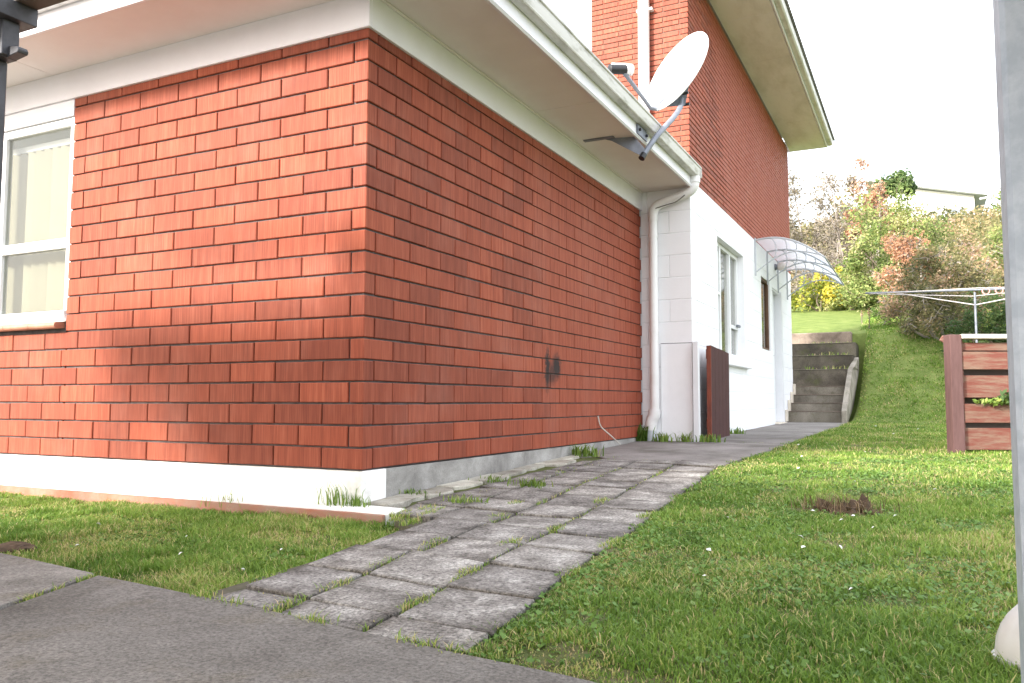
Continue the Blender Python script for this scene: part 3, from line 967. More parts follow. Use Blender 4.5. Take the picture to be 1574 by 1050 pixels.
bx("top_rail", (BX - 0.075, BX - 0.062, 6.125, 6.51, 1.12, 1.16), M_ALU, w1, 0.002)
bx("catch", (BX - 0.06, BX - 0.03, 6.35, 6.47, 1.15, 1.175), M_GREYPL, w1, 0.002)
bx("window_sill", (BX - 0.08, BX + 0.055, 5.14, 6.66, 0.685, 0.785), M_BLOCK, blk, 0.008)
w2 = side_window(blk, W2, M_WOODFRAME, (), 0.018)
# door
dr = bx("door", (BX - 0.115, BX - 0.08, DR[0] + 0.03, DR[1] - 0.03, 0.03, DR[3] - 0.035), M_DOOR, blk, 0.003)
bm = bmesh.new()
tube(bm, [(BX - 0.078, 8.66, 0.95), (BX - 0.035, 8.66, 0.95), (BX - 0.035, 8.76, 0.95)], 0.009, 8)
mk("handle", bm, M_GREYPL, dr)
bm = bmesh.new()
box(bm, BX - 0.12, BX + 0.022, DR[1] - 0.028, DR[1] + 0.055, 0.03, DR[3] + 0.01)
box(bm, BX - 0.12, BX - 0.01, DR[0] + 0.002, DR[0] + 0.028, 0.03, DR[3] - 0.002)
box(bm, BX - 0.12, BX - 0.01, DR[0] + 0.03, DR[1] - 0.03, DR[3] - 0.03, DR[3] - 0.002)
mk("door_frame", bm, M_DOOR, blk, 0.003)
bx("door_step", (BX - 0.1, BX + 0.06, DR[0] + 0.002, DR[1] + 0.05, -0.05, 0.028), M_CREAM, blk, 0.005)

# ------------------------------------------------------------------ small things on the house
# globe lamp
lamp = thing("wall_lamp", "round frosted globe wall lamp beneath the clear door canopy", "lamp", (BX, 8.8, 2.184))
bm = bmesh.new()
bmesh.ops.create_uvsphere(bm, u_segments=20, v_segments=12, radius=0.068)
bmesh.ops.translate(bm, verts=bm.verts, vec=(0.10, 0, 0))
mk("globe", bm, plain("frosted_globe", (0.74, 0.66, 0.62), 0.25), lamp, 0, True)
bm = bmesh.new()
tube(bm, [(0.001, 0, 0.0), (0.015, 0, 0), (0.045, 0, 0)], [0.045, 0.045, 0.03], 16)
mk("base", bm, M_GREYPL, lamp, 0, True)

# door canopy
can = thing("door_canopy", "clear curved plastic canopy on scrolled brackets over the side door", "canopy", (BX, 7.25, 2.3))
def arc(u):     # profile away from the wall
    return (u * 0.80, -0.27 * u ** 1.9 + 0.05 * math.sin(u * math.pi))
def can_sheet(y0, y1):
    bm = bmesh.new()
    N = 16
    rows = []
    for i in range(N + 1):
        x, z = arc(i / N)
        rows.append([bm.verts.new((x + 0.006, y0, z)), bm.verts.new((x + 0.006, y1, z)), bm.verts.new((x + 0.006, y1, z + 0.004)), bm.verts.new((x + 0.006, y0, z + 0.004))])
    for a, b in zip(rows[:-1], rows[1:]):
        for k in range(4):
            bm.faces.new((a[k], a[(k + 1) % 4], b[(k + 1) % 4], b[k]))
    bm.faces.new(rows[0]); bm.faces.new(rows[-1][::-1])
    return bm
for i in range(3):
    a = 0.02 + i * 0.88
    mk("canopy_panel", can_sheet(a, a + 0.865), M_POLY, can, 0, True)
M_BRK = plain("bracket_grey", (0.48, 0.50, 0.53), 0.5)
for i in range(4):
    yb = 0.012 + i * 0.8825
    b = bx("bracket", (0.001, 0.018, yb - 0.014, yb + 0.014, -0.45, 0.02), M_BRK, can, 0.002)
    bm = bmesh.new()
    tube(bm, [(arc(u)[0] + 0.006, yb, arc(u)[1] - 0.012) for u in np.linspace(0.0, 1.0, 14)], 0.010, 8)
    mk("rib", bm, M_BRK, b)
    bm = bmesh.new()
    lo = lambda u: (0.02 + 0.74 * u, yb, -0.40 + 0.20 * u + 0.12 * math.sin(u * math.pi) - 0.05 * u * u)
    tube(bm, [lo(u) for u in np.linspace(0, 1, 14)], 0.008, 8)
    for u in (0.22, 0.42, 0.6, 0.78):
        x, _, z = lo(u)
        zt = arc(u)[1] - 0.012
        r = (zt - z) / 2 * 0.95
        pts = [(x + r * 0.55 * math.sin(t), yb, (z + zt) / 2 - r * math.cos(t)) for t in np.linspace(0, math.pi, 8)]
        tube(bm, pts, 0.006, 6)
    mk("scroll", bm, M_BRK, b)
bm = bmesh.new()
x, z = arc(1.0)
tube(bm, [(x + 0.004, 0.0, z - 0.004), (x + 0.004, 2.66, z - 0.004)], 0.010, 8)
mk("front_rail", bm, M_BRK, can)

# satellite dish
dish = thing("satellite_dish", "white oval satellite dish on a bent grey pole above the low gutter", "satellite dish", (0.50, 2.58, 2.10))
DC = Vector((0.575, 3.30, 2.95))
Nn = Vector((-0.512, -0.767, 0.388)).normalized()
Mj = Vector((0.447, 0.15, 0.886))
Mj = (Mj - Nn * Mj.dot(Nn)).normalized()
Mn = Nn.cross(Mj)
O_ = Vector(dish.location)
def dpt(a, r, off=0.0):
    return DC + Mj * (0.355 * r * math.cos(a)) + Mn * (0.325 * r * math.sin(a)) + Nn * (0.085 * r * r - 0.085 + off) - O_
bm = bmesh.new()
rings = []
for j in range(1, 9):
    rings.append([bm.verts.new(dpt(2 * math.pi * k / 40, j / 8)) for k in range(40)])
c0 = bm.verts.new(dpt(0, 0))
back = [[bm.verts.new(dpt(2 * math.pi * k / 40, j / 8, -0.008)) for k in range(40)] for j in range(1, 9)]
c1 = bm.verts.new(dpt(0, 0, -0.008))
for k in range(40):
    bm.faces.new((c0, rings[0][k], rings[0][(k + 1) % 40]))
    bm.faces.new((c1, back[0][(k + 1) % 40], back[0][k]))
    for j in range(7):
        bm.faces.new((rings[j][k], rings[j + 1][k], rings[j + 1][(k + 1) % 40], rings[j][(k + 1) % 40]))
        bm.faces.new((back[j][k], back[j][(k + 1) % 40], back[j + 1][(k + 1) % 40], back[j + 1][k]))
    bm.faces.new((rings[7][k], back[7][k], back[7][(k + 1) % 40], rings[7][(k + 1) % 40]))
mk("reflector", bm, M_DISH, dish, 0, True)
def dt(name, pts, r, m, sides=10, smooth=True, parent=dish):
    bm = bmesh.new()
    tube(bm, [Vector(p) - O_ for p in pts], r, sides)
    return mk(name, bm, m, parent, 0, smooth)
PTOP = Vector((0.625, 3.27, 2.70))
dt("pole", curve_pts([(0.515, 2.585, 2.075), (0.585, 2.72, 2.255), (0.622, 3.0, 2.46), (0.627, 3.17, 2.585), (0.626, 3.245, 2.655), tuple(PTOP)], 6), 0.021, M_GREYPL, 12)
low = DC - Mj * 0.335
lnb = Vector((0.245, 2.93, 2.885))
dt("feed_arm", [low - Nn * 0.02, low + Nn * 0.05 - Mj * 0.03, lnb + Vector((0.03, 0.04, -0.05)), lnb + Vector((0, 0, -0.01))], 0.017, M_GREYPL, 8)
ax = (DC - lnb).normalized()
head = dt("receiver", [lnb - ax * 0.12, lnb - ax * 0.11, lnb + ax * 0.03], [0.022, 0.038, 0.038], M_BLACKPL, 12)
dt("feed_horn", [lnb + ax * 0.03, lnb + ax * 0.05, lnb + ax * 0.085], [0.036, 0.044, 0.044], M_DISH, 14)
dt("receiver_cap", [lnb - ax * 0.09 + Vector((0, 0, 0.034)), lnb + ax * 0.04 + Vector((0, 0, 0.034))], 0.017, M_DISH, 10)
# back bracket between reflector and pole
bm = bmesh.new()
q0 = DC - Nn * 0.10 - O_
side = Mn * 0.06
for s in (-1, 1):
    prism(bm, [q0 + Mj * 0.04 + side * s, q0 - Mj * 0.325 + side * s + Nn * 0.085, PTOP - O_ + side * s * 0.7 - Vector((0, 0, 0.05)), PTOP - O_ + side * s * 0.7 + Vector((0.01, 0.03, 0.05))], Mn * 0.004 * s)
mk("back_bracket", bm, M_GREYPL, dish)
for d in ((0.03, 0.0, 0.045), (0.035, 0.01, -0.045)):
    p = PTOP + Vector(d)
    dt("bolt", [p - Vector((0.025, -0.0, 0)), p + Vector((0.022, 0.0, 0))], 0.012, M_BLACKPL, 8)
# soffit bracket
bm = bmesh.new()
prism(bm, [Vector((0.235, 2.50, 2.213)) - O_, Vector((0.46, 2.56, 2.213)) - O_, Vector((0.53, 2.585, 2.12)) - O_, Vector((0.515, 2.585, 2.065)) - O_, Vector((0.475, 2.575, 2.09)) - O_, Vector((0.30, 2.52, 2.195)) - O_], (0.0, 0.006, 0))
mk("soffit_bracket", bm, M_GREYPL, dish)
bm = bmesh.new()
box(bm, 0.10 - O_.x, 0.33 - O_.x, 2.47 - O_.y, 2.51 - O_.y, 2.207 - O_.z, 2.2135 - O_.z)
mk("fixing_strap", bm, M_GREYPL, dish)
bm = bmesh.new()
box(bm, 0.4935 - O_.x, 0.506 - O_.x, 2.50 - O_.y, 2.72 - O_.y, 2.215 - O_.z, 2.285 - O_.z)
mk("fascia_plate", bm, M_GREYPL, dish)
for y in (2.53, 2.69):
    dt("bolt", [(0.505, y, 2.25), (0.522, y, 2.25)], 0.011, M_BLACKPL, 8)
dt("pole_cap", [(0.508, 2.57, 2.05), (0.520, 2.592, 2.085)], 0.024, M_BLACKPL, 12)

# ------------------------------------------------------------------ gate leaf and post beside the white corner
gp = bx("gate_post", (0.478, 0.528, 4.07, 4.125, -0.10, 0.835), M_DOOR, None, 0.003)
gp.location = (0, 0, 0)
tag(gp, "slim white timber gate post beside the dark red gate", "post")
gate = thing("timber_gate", "dark red timber gate leaf standing open against the white wall", "gate", (0.56, 4.70, -0.02))
gw = 0.90
for k in range(5):
    a = -gw / 2 + k * gw / 5 + 0.002
    bx("plank", (0.0, 0.02, a, a + gw / 5 - 0.004, 0.0 + random.uniform(-.004, .004), 0.82 + random.uniform(-.004, .004)), M_GATE, gate, 0.002)
for z in (0.08, 0.70):
    bx("rail", (-0.026, -0.001, -gw / 2 - 0.004, gw / 2 - 0.02, z, z + 0.085), M_GATE_LIT, gate, 0.002)
bx("edge_batten", (-0.018, 0.021, -gw / 2 - 0.020, -gw / 2 - 0.001, 0.0, 0.815), M_GATE_LIT, gate, 0.002)
gate.rotation_euler = (R(-1.6), 0, R(2))

# ------------------------------------------------------------------ garden steps
steps = thing("garden_steps", "mossy concrete garden steps climbing beside the white wall", "steps", (0.85, 9.6, 0.02))
sy = [9.6, 9.88, 10.16, 10.44, 10.72, 11.22, 11.72, 12.32, 12.95]
sz = [0.175, 0.295, 0.42, 0.55, 0.82, 1.065, 1.295, 1.53]
sr = [1.216, 1.216, 1.208, 1.206, 1.25, 1.275, 1.28, 1.18]
for i in range(8):
    m = M_STEP if i < 4 else (M_STEP_D if i < 7 else M_STEP_TOP)
    z0 = -0.1 if i == 0 else sz[i - 1] - 0.12
    x0 = BX + 0.003 if sy[i] < BY1 else 0.1
    y1 = sy[i + 1] + (0.15 if i < 7 else 0)
    bm = bmesh.new()
    box(bm, x0 - 0.85, sr[i] - 0.85, sy[i] - 9.6 + i * 0.0007, y1 - 9.6 - i * 0.001, z0 - 0.02, sz[i] - 0.02)
    st_ = mk("step", bm, m, steps, 0.012)
    if i < 7:
        st_n = bx("tread", (x0 - 0.849, sr[i] - 0.851, sy[i] - 9.604, sy[i + 1] - 9.6, sz[i] - 0.022, sz[i] - 0.018 + 0.004), M_STEP_TOP if i < 4 else M_STEP, st_, 0.002)
# sloping flank wall on the right and little cream skirting on the left
bm = bmesh.new()
prism(bm, [(0.37, -0.12, -0.05), (0.37, -0.12, 0.17), (0.37, 0.16, 0.30), (0.37, 1.10, 0.80), (0.41, 1.14, 0.84), (0.42, 1.9, 1.02), (0.42, 1.9, 0.8), (0.37, 1.1, 0.2)], (0.07, 0, 0))
mk("flank_wall", bm, M_FLANK, steps, 0.008)
for i in range(4):
    z0 = (0.03 if i == 0 else sz[i - 1]) - 0.02
    bx("skirting", (BX + 0.002 - 0.85, BX + 0.028 - 0.85, sy[i] - 9.6 - 0.14, sy[i] - 9.6 - 0.003, z0, z0 + 0.17), M_CREAM, steps, 0.004)

# ------------------------------------------------------------------ slatted timber bin enclosure on the lawn
FX, FY = 2.44, 3.36
enc = thing("timber_enclosure", "worn red slatted timber enclosure with pale capping on the lawn", "enclosure", (FX, FY, -0.05))
enc.rotation_euler = (0, 0, math.atan2(0.445, 0.8956))
bx("post", (0, 0.082, 0, 0.09, -0.06, 0.825), M_FENCE_P, enc, 0.004)
bx("post", (1.45, 1.53, 0, 0.09, -0.06, 0.825), M_FENCE_P, enc, 0.004)
bx("post", (0.42, 0.50, 0.6, 0.68, -0.06, 0.78), M_FENCE_P, enc, 0.004)
bx("batten", (0.083, 0.098, 0.02, 0.06, 0.0, 0.79), M_FENCE, enc, 0.003)
bdz = [(0.035, 0.185), (0.22, 0.350), (0.392, 0.545), (0.585, 0.708), (0.716, 0.772)]
for i, (a, b) in enumerate(bdz):
    off = 0.022 if i in (0, 2, 4) else 0.0
    bx("board", (0.086 + (0.015 if off else 0), 1.449, 0.012 + off + i * 0.0007, 0.034 + off + i * 0.0007, a, b), M_FENCE, enc, 0.003)
bx("capping", (0.083, 1.53, -0.01, 0.10, 0.7965, 0.828), M_CAP, enc, 0.004)
bx("gap_shade_panel", (0.10, 1.44, 0.16, 0.18, 0.06, 0.77), M_CARPORT, enc)  # dark sheet added close behind the boards as the shade in their gaps
brk = link("broken_slat", bpy.data.meshes.new("broken_slat"), None)
bpy.data.objects.remove(brk)
bs = bx("loose_board", (-0.10, 0.0, -0.009, 0.009, -0.022, 0.022), M_FENCE, None, 0.003)
bs.location = (FX + 0.03, FY + 0.30, 0.72)
bs.rotation_euler = (0, R(32), R(20))
tag(bs, "short broken red board leaning out beside the enclosure post top", "board")

# ------------------------------------------------------------------ rotary clothesline behind the enclosure
cl = thing("clothesline", "grey metal clothesline arms and cords behind the red timber enclosure", "clothesline", (2.84, 8.0, float(gz(2.84, 8.0))))
cz0 = cl.location.z
def ct(name, pts, r, m, sides=8, parent=cl):
    bm = bmesh.new()
    tube(bm, [Vector((p[0] - 2.84, p[1] - 8.0, p[2] - cz0)) for p in pts], r, sides)
    return mk(name, bm, m, parent, 0, True)
ct("post", [(2.84, 8.0, cz0 - 0.2), (2.84, 8.0, 1.60)], 0.013, M_GREYPL, 10)
ct("arm", [(1.66, 8.0, 1.655), (4.05, 8.0, 1.60)], 0.012, M_GREYPL)
for u in (0.97,):
    a = 1.18 * u
    ct("cord", [(2.84 - a, 8.0, 1.645), (2.84, 8.0 - a * 0.35, 1.60), (2.84 + a, 8.0, 1.62), (2.84, 8.0 + a * 0.35, 1.60), (2.84 - a, 8.0, 1.645)], 0.0045, M_ROPE, 5)
ct("strut", [(2.0, 8.0, 1.64), (2.84, 8.0, 1.45)], 0.006, M_ROPE)
ct("strut", [(3.7, 8.0, 1.60), (2.84, 8.0, 1.45)], 0.006, M_ROPE)
for k, xk in enumerate((2.93, 3.06)):
    bm = bmesh.new()
    r0 = 0.036
    pts = [(xk - 2.84 + r0 * math.cos(t), 7.6 - 8.0, 1.56 - cz0 + r0 * math.sin(t)) for t in np.linspace(0, 2 * math.pi, 15)]
    tube(bm, pts, 0.007, 6, False)
    mk("peg_ring", bm, M_PEG, cl, 0, True)

# ------------------------------------------------------------------ steel posts of the carport the picture is taken from
rp = thing("steel_post", "galvanised square steel post filling the right edge of the view", "post", (2.412, -1.855, -0.17))
bx("post_tube", (-0.045, 0.045, -0.045, 0.045, -0.03, 1.785), M_GALV, rp, 0.006)
bx("base_plate", (-0.08, 0.08, -0.08, 0.08, -0.03, 0.004), M_GALV, rp, 0.003)
lp = thing("carport_post", "steel post coloured dark for shade, with lugs under a dark roof edge, top left corner", "post", (-0.712, -1.25, -0.19))
bx("post_sleeve", (-0.045, 0.045, -0.045, 0.045, 2.236, 2.40), M_SHADESTEEL, lp, 0.004)
bx("post_tube", (-0.08, -0.010, -0.035, 0.035, -0.05, 2.235), M_SHADESTEEL, lp, 0.005)
bm = bmesh.new()
prism(bm, [(0.046, -0.01, 2.29), (0.125, -0.01, 2.275), (0.135, -0.01, 2.26), (0.13, -0.01, 2.245), (0.046, -0.01, 2.235)], (0, 0.05, 0))
mk("lug", bm, M_SHADESTEEL, lp, 0.003)
bx("purlin", (-0.06, 0.10, -0.28, 0.10, 2.41, 2.495), M_SHADESTEEL, lp, 0.003)
bx("post_head", (-0.04, 0.06, -0.04, 0.041, 2.241, 2.409), M_SHADESTEEL, lp, 0.003)
bx("roof_sheet", (-1.4, 0.62, -0.01, 0.10, 2.497, 2.51), M_CARPORT, lp, 0.002)
lp.scale = (0.78, 0.78, 0.78)

cpo = thing("carport", "open flat roofed carport the photographer stands under", "carport", (0, -4.2, 2.2))
CPX0, CPX1, CPY0, CPY1, CPZ = -2.72, 4.2, -6.0, -1.90, 1.74
bx("roof", (CPX0, CPX1, CPY0 + 4.2, CPY1 + 4.2, CPZ - 2.2, CPZ - 2.2 + 0.05), M_CARPORT, cpo, 0.005)
bx("beam", (CPX0, CPX1, CPY1 + 4.2 - 0.06, CPY1 + 4.2 - 0.001, CPZ - 2.2 - 0.12, CPZ - 2.2 - 0.001), M_SHADESTEEL, cpo, 0.004)
for (a, b) in ((CPX0 + 0.1, CPY0 + 0.1), (CPX1 - 0.1, CPY0 + 0.1), (CPX1 - 0.1, CPY1 - 0.055), (CPX0 + 0.1, CPY1 - 0.12)):
    bx("post", (a - 0.045, a + 0.045, b + 4.2 - 0.045, b + 4.2 + 0.045, -2.45, CPZ - 2.2 - (0.121 if b > -3 else 0.001)), M_GALV, cpo, 0.005)

# white plastic drain bend by the post
pv = thing("drain_bend", "white plastic drain bend coming out of the grass by the steel post", "pipe", (2.425, -1.27, -0.2))
def pt(name, pts, r, m=M_PVC):
    bm = bmesh.new()
    tube(bm, pts, r, 20)
    return mk(name, bm, m, pv, 0, True)
M_PVC2 = plain("grey_white_plastic", (0.60, 0.585, 0.57), 0.35, (0.50, 0.48, 0.46), 9)
pt("bend", [(0, 0, -0.02), (0, 0, 0.055)] + [(0.075 - 0.075 * math.cos(t), 0, 0.055 + 0.075 * math.sin(t) * 0.9) for t in np.linspace(0.2, math.pi / 2, 8)] + [(0.20, 0, 0.1225)], 0.055, M_PVC2)
pt("collar", [(0, 0, 0.040), (0, 0, 0.052)], 0.0605, M_PVC2)
pt("socket", [(0, 0, -0.05), (0, 0, 0.015), (0, 0, 0.022)], [0.068, 0.068, 0.062], M_PVC2)

# ------------------------------------------------------------------ grass
def blades(P, h, w, tint, lean=0.55, kinds=None):
    """P (n,3) roots; returns V,F,tint with 3 tris a blade"""
    n = len(P)
    a = rng.uniform(0, 2 * np.pi, n)
    d = np.stack([np.cos(a), np.sin(a), np.zeros(n)], 1)
    s = np.stack([-np.sin(a), np.cos(a), np.zeros(n)], 1)
    l = rng.uniform(0.15, lean, n)[:, None]
    h = h[:, None]
    w = w[:, None]
    upv = np.array([0, 0, 1.0])
    mid = P + d * l * h * 0.35 + upv * h * 0.6
    tip = P + d * l * h * 1.1 + upv * h * rng.uniform(0.75, 1.0, n)[:, None]
    V = np.stack([P - s * w / 2, P + s * w / 2, mid + s * w * 0.42, mid - s * w * 0.42, tip], 1).reshape(-1, 3)
    b = np.arange(n) * 5
    F = np.concatenate([np.stack([b, b + 1, b + 2], 1), np.stack([b, b + 2, b + 3], 1), np.stack([b + 3, b + 2, b + 4], 1)])
    return V, F, np.concatenate([tint] * 3)

def vnoise(x, y, s, seed):
    r = np.random.default_rng(seed)
    G = r.random((64, 64))
    u, v = x * s + 100, y * s + 100
    i, j = np.floor(u).astype(int), np.floor(v).astype(int)
    fu, fv = u - i, v - j
    fu, fv = fu * fu * (3 - 2 * fu), fv * fv * (3 - 2 * fv)
    g = lambda a, b: G[a % 64, b % 64]
    return (g(i, j) * (1 - fu) + g(i + 1, j) * fu) * (1 - fv) + (g(i, j + 1) * (1 - fu) + g(i + 1, j + 1) * fu) * fv

def in_view(x, y, margin=0.30):
    dx, dy = x - CAM.x, y - CAM.y
    d = dx * math.sin(yaw) + dy * math.cos(yaw)
    s = dx * math.cos(yaw) - dy * math.sin(yaw)
    return (d > 0.6) & (np.abs(s / np.maximum(d, 0.1)) < 0.619 + margin), d

def right_ok(x, y):
    return (x > right_edge(y) + 0.02 * np.sin(y * 23) + 0.015 * np.sin(y * 61) - 0.022) & (y > drive_edge(np.minimum(x, 2.6)) + 0.012 * np.sin(x * 31) - 0.004) & ((y < 9.4) | (x > 1.40) | (y > 13.0))
def left_ok(x, y):
    return (x < left_edge(y) + 0.02 * np.sin(y * 19) + 0.012) & (y < -0.19) & (y > drive_edge(x) + 0.012 * np.sin(x * 27) + 0.02)

def lawn(name, ok, bounds, label, seed):
    Vs, Fs, Ts, o = [], [], [], 0
    for (x0, x1, y0, y1, dens, hh, ww) in bounds:
        n = int((x1 - x0) * (y1 - y0) * dens)
        x = rng.uniform(x0, x1, n); y = rng.uniform(y0, y1, n)
        v, d = in_view(x, y)
        k = v & ok(x, y)
        x, y, d = x[k], y[k], d[k]
        den = vnoise(x, y, 4.5, seed) * 0.55 + vnoise(x, y, 13, seed + 1) * 0.45
        k = rng.random(len(x)) < 0.25 + den * 1.3
        k &= ~((((x - 1.97) / 0.20) ** 2 + ((y - 0.52) / 0.16) ** 2 < 1) & (rng.random(len(x)) < 0.8))
        x, y, d, den = x[k], y[k], d[k], den[k]
        n = len(x)
        h = hh * (0.5 + den) * rng.uniform(0.5, 1.35, n)
        w = np.maximum(ww * rng.uniform(0.6, 1.3, n), d * 0.0008)
        t = 0.22 + 0.5 * vnoise(x, y, 2.1, seed + 2) * rng.uniform(0.5, 1.2, n) + rng.normal(0, 0.1, n)
        dry = vnoise(x, y, 3.2, seed + 3) > 0.62
        bare = vnoise(x, y, 5.5, seed + 4) > 0.70
        h = np.where(bare, h * 0.55, h)
        t = t + 0.35 * (vnoise(x, y, 7.0, seed + 5) - 0.5)
        t = np.where(rng.random(n) < np.where(dry, 0.36, 0.09) + 0.25 * bare, rng.uniform(0.84, 1.0, n), t)
        P = np.stack([x, y, gz(x, y) - 0.003], 1)
        broad = rng.random(n) < 0.16
        h = np.where(broad, h * 0.45, h); w = np.where(broad, w * 2.6, w)
        V, F, T = blades(P, h, w, np.clip(t, 0, 1), 1.1)
        Vs.append(V); Fs.append(F + o); Ts.append(T); o += len(V)
    ob = npmesh(name, np.concatenate(Vs), np.concatenate(Fs), M_GRASS, None, np.concatenate(Ts))
    tag(ob, label, "grass", None, "stuff")
    return ob

lawn("lawn_grass", right_ok, [(1.1, 2.6, -1.9, -0.6, 48000, 0.021, 0.0028), (1.1, 3.0, -0.6, 1.0, 27000, 0.022, 0.0032), (1.0, 3.4, 1.0, 3.2, 12000, 0.023, 0.004), (2.6, 4.2, -2.1, -0.6, 8000, 0.024, 0.004), (3.0, 4.6, -0.6, 1.0, 8000, 0.024, 0.004), (3.4, 5.0, 1.0, 3.2, 5000, 0.024, 0.005),
      (1.0, 4.2, 3.2, 6.5, 5200, 0.025, 0.005), (1.0, 5.2, 6.5, 10, 3000, 0.028, 0.007), (0.6, 6.0, 10, 14, 2600, 0.030, 0.011), (-2.0, 6, 14, 22, 1300, 0.04, 0.018)],
     "short green lawn grass right of the paved path, up the bank", 3)
lawn("lawn_grass", left_ok, [(-3.3, 0.7, -1.75, -0.18, 32000, 0.030, 0.0030), (-4.6, -3.3, -1.2, -0.18, 14000, 0.030, 0.0036)], "green lawn grass between the driveway, the path and the brick wall", 21)

# clover and daisy leaves among the blades: low flat rosettes
def clover(ok, x0, x1, y0, y1, dens, label, seed):
    n = int((x1 - x0) * (y1 - y0) * dens)
    x = rng.uniform(x0, x1, n); y = rng.uniform(y0, y1, n)
    v, d = in_view(x, y)
    k = v & ok(x, y) & (rng.random(n) < np.clip(vnoise(x, y, 3.4, seed) * 1.1 - 0.25, 0.02, 1) ** 1.5)
    x, y, d = x[k], y[k], d[k]
    n = len(x)
    z = gz(x, y) + rng.uniform(0.004, 0.016, n)
    s = rng.uniform(0.003, 0.0075, n) * (1 + 0.06 * d)
    a0 = rng.uniform(0, 6.28, n)
    ring = [np.stack([x + s * np.cos(a0 + q), y + s * np.sin(a0 + q), z + s * rng.uniform(-0.75, 0.75, n)], 1) for q in np.arange(5) * 2 * np.pi / 5]
    V = np.stack(ring, 1).reshape(-1, 3)
    b = np.arange(n) * 5
    F = np.stack([b, b + 1, b + 2, b + 3, b + 4], 1)
    tag(npmesh("clover_patch", V, F, M_CLOVER, None, np.clip(rng.normal(0.45, 0.22, n), 0, 1)), label, "clover", None, "stuff")
clover(right_ok, 1.1, 3.2, -1.9, 3.2, 7000, "small round clover leaves in patches of the right hand lawn", 51)
clover(left_ok, -3.2, 0.7, -1.75, -0.18, 7000, "small round clover leaves in patches of the left hand lawn", 61)

# grass growing in the paver joints and along the slab edges
def joint_grass():
    P, H = [], []
    def clump(x, y, n, r, h):
        for _ in range(n):
            a, q = random.uniform(0, 6.28), r * math.sqrt(random.random())
            xx, yy = x + q * math.cos(a) * 0.35, y + q * math.sin(a)
            P.append((xx, yy, float(flat(yy)) - 0.012)); H.append(h * random.uniform(0.5, 1.2))
    def line(x0, y0, x1, y1, n, w, h):
        for _ in range(n):
            t = random.random()
            if math.sin(t * 17 + x0 * 9) + math.sin(t * 41 + y0 * 5) < 0.1:
                continue
            yy = y0 + (y1 - y0) * t + random.gauss(0, w)
            P.append((x0 + (x1 - x0) * t + random.gauss(0, w), yy, float(flat(yy)) - 0.012)); H.append(h * random.uniform(0.4, 1.2))
    for (k, hh) in ((-1, 0.020), (0, 0.016)):
        pts = [(1.185 + 0.277 * k - 0.14 * min(max(y + 1.47, 0), 0.65) - 0.085 * max(y + 0.82, 0), y - 0.135 * 0.277 * k) for y in np.linspace(-1.6, 2.1, 13)]
        for a, b in zip(pts[:-1], pts[1:]):
            if random.random() < 0.75:
                line(*a, *b, 130, 0.007, hh * 1.25)
    for yy in cy[1:]:
        if random.random() < 0.5:
            line(0.62 - 0.08 * yy, yy + 0.05, 1.3 - 0.1 * yy, yy - 0.03, 60, 0.005, 0.013)
    for x, y in ((0.885, -1.30), (0.84, -1.02), (0.90, -1.50), (1.12, -1.02), (1.17, -1.35), (0.79, -0.66), (0.36, -0.22), (0.42, -0.12), (0.30, -0.14), (0.46, -0.30), (0.33, 0.02), (0.40, -0.02), (1.02, -0.56), (1.05, -0.23), (0.72, -0.05), (0.62, 0.30), (0.95, 0.5), (1.33, -0.45), (1.25, 0.2), (1.38, -0.9)):
        clump(x, y, 110, 0.075, 0.026)
    line(0.60, -1.525, 1.47, -1.640, 900, 0.012, 0.030)          # along the driveway edge
    line(0.20, -1.49, 0.42, -2.1, 900, 0.008, 0.024)             # joint in the driveway
    line(0.42, -2.1, 0.81, -3.2, 300, 0.007, 0.014)
    line(0.0, 2.75, 0.7, 2.22, 160, 0.02, 0.02)
    line(0.7, 2.22, 1.2, 2.1, 200, 0.02, 0.02)
    line(0.35, 4.148, 1.25, 4.148, 160, 0.015, 0.02)
    for yy in np.linspace(-0.25, 2.2, 14):
        line(0.30 + random.uniform(-.08, .08), yy, 0.36, yy + 0.2, 70, 0.03, 0.022)
    for i in range(4, 7):                                       # tufts on the upper treads
        for _ in range(70):
            P.append((random.uniform(0.55, 1.22), sy[i + 1] - random.uniform(0.02, 0.22), sz[i] + 0.003)); H.append(random.uniform(0.03, 0.10))
    P_, H_ = np.array(P), np.array(H)
    d = np.linalg.norm(P_ - np.array(CAM), axis=1)
    w = np.maximum(0.0030, d * 0.0008)
    t = np.clip(rng.normal(0.55, 0.2, len(P_)), 0, 1)
    t = np.where(rng.random(len(t)) < 0.28, rng.uniform(0.85, 1, len(t)), t)
    V, F, T = blades(P_, H_, w, t, 1.0)
    tag(npmesh("joint_grass", V, F, M_GRASS, None, T), "grass and moss growing in the joints of the pavers and slabs", "grass", None, "stuff")
joint_grass()

# weed clumps that stand out
def weed(x, y, z, n, r, h, label, m=M_WEED, w=0.006, lean=0.8, group=None, tint=(0.5, 0.25)):
    P = np.array([(x + random.gauss(0, r), y + random.gauss(0, r * 0.6), z - 0.005) for _ in range(n)])
    H = np.array([h * random.uniform(0.35, 1.0) for _ in range(n)])
    d = math.dist((x, y, z), CAM)
    V, F, T = blades(P, H, np.full(n, max(w, d * 0.0008)), np.clip(rng.normal(*tint, n), 0, 1), lean)
    o = npmesh("weed_clump", V, F, m, None, T)
    return tag(o, label, "weed", group)
weed(-0.10, -0.06, -0.15, 80, 0.055, 0.13, "tall grass tuft against the white foundation by the wall corner", w=0.004, lean=0.45)
weed(0.01, -0.05, -0.15, 60, 0.03, 0.07, "low bright tuft right at the corner of the foundation", w=0.004)
weed(-0.62, -0.20, -0.17, 30, 0.06, 0.12, "sparse thin weed before the white foundation left of the corner tuft", w=0.003, lean=1.0)
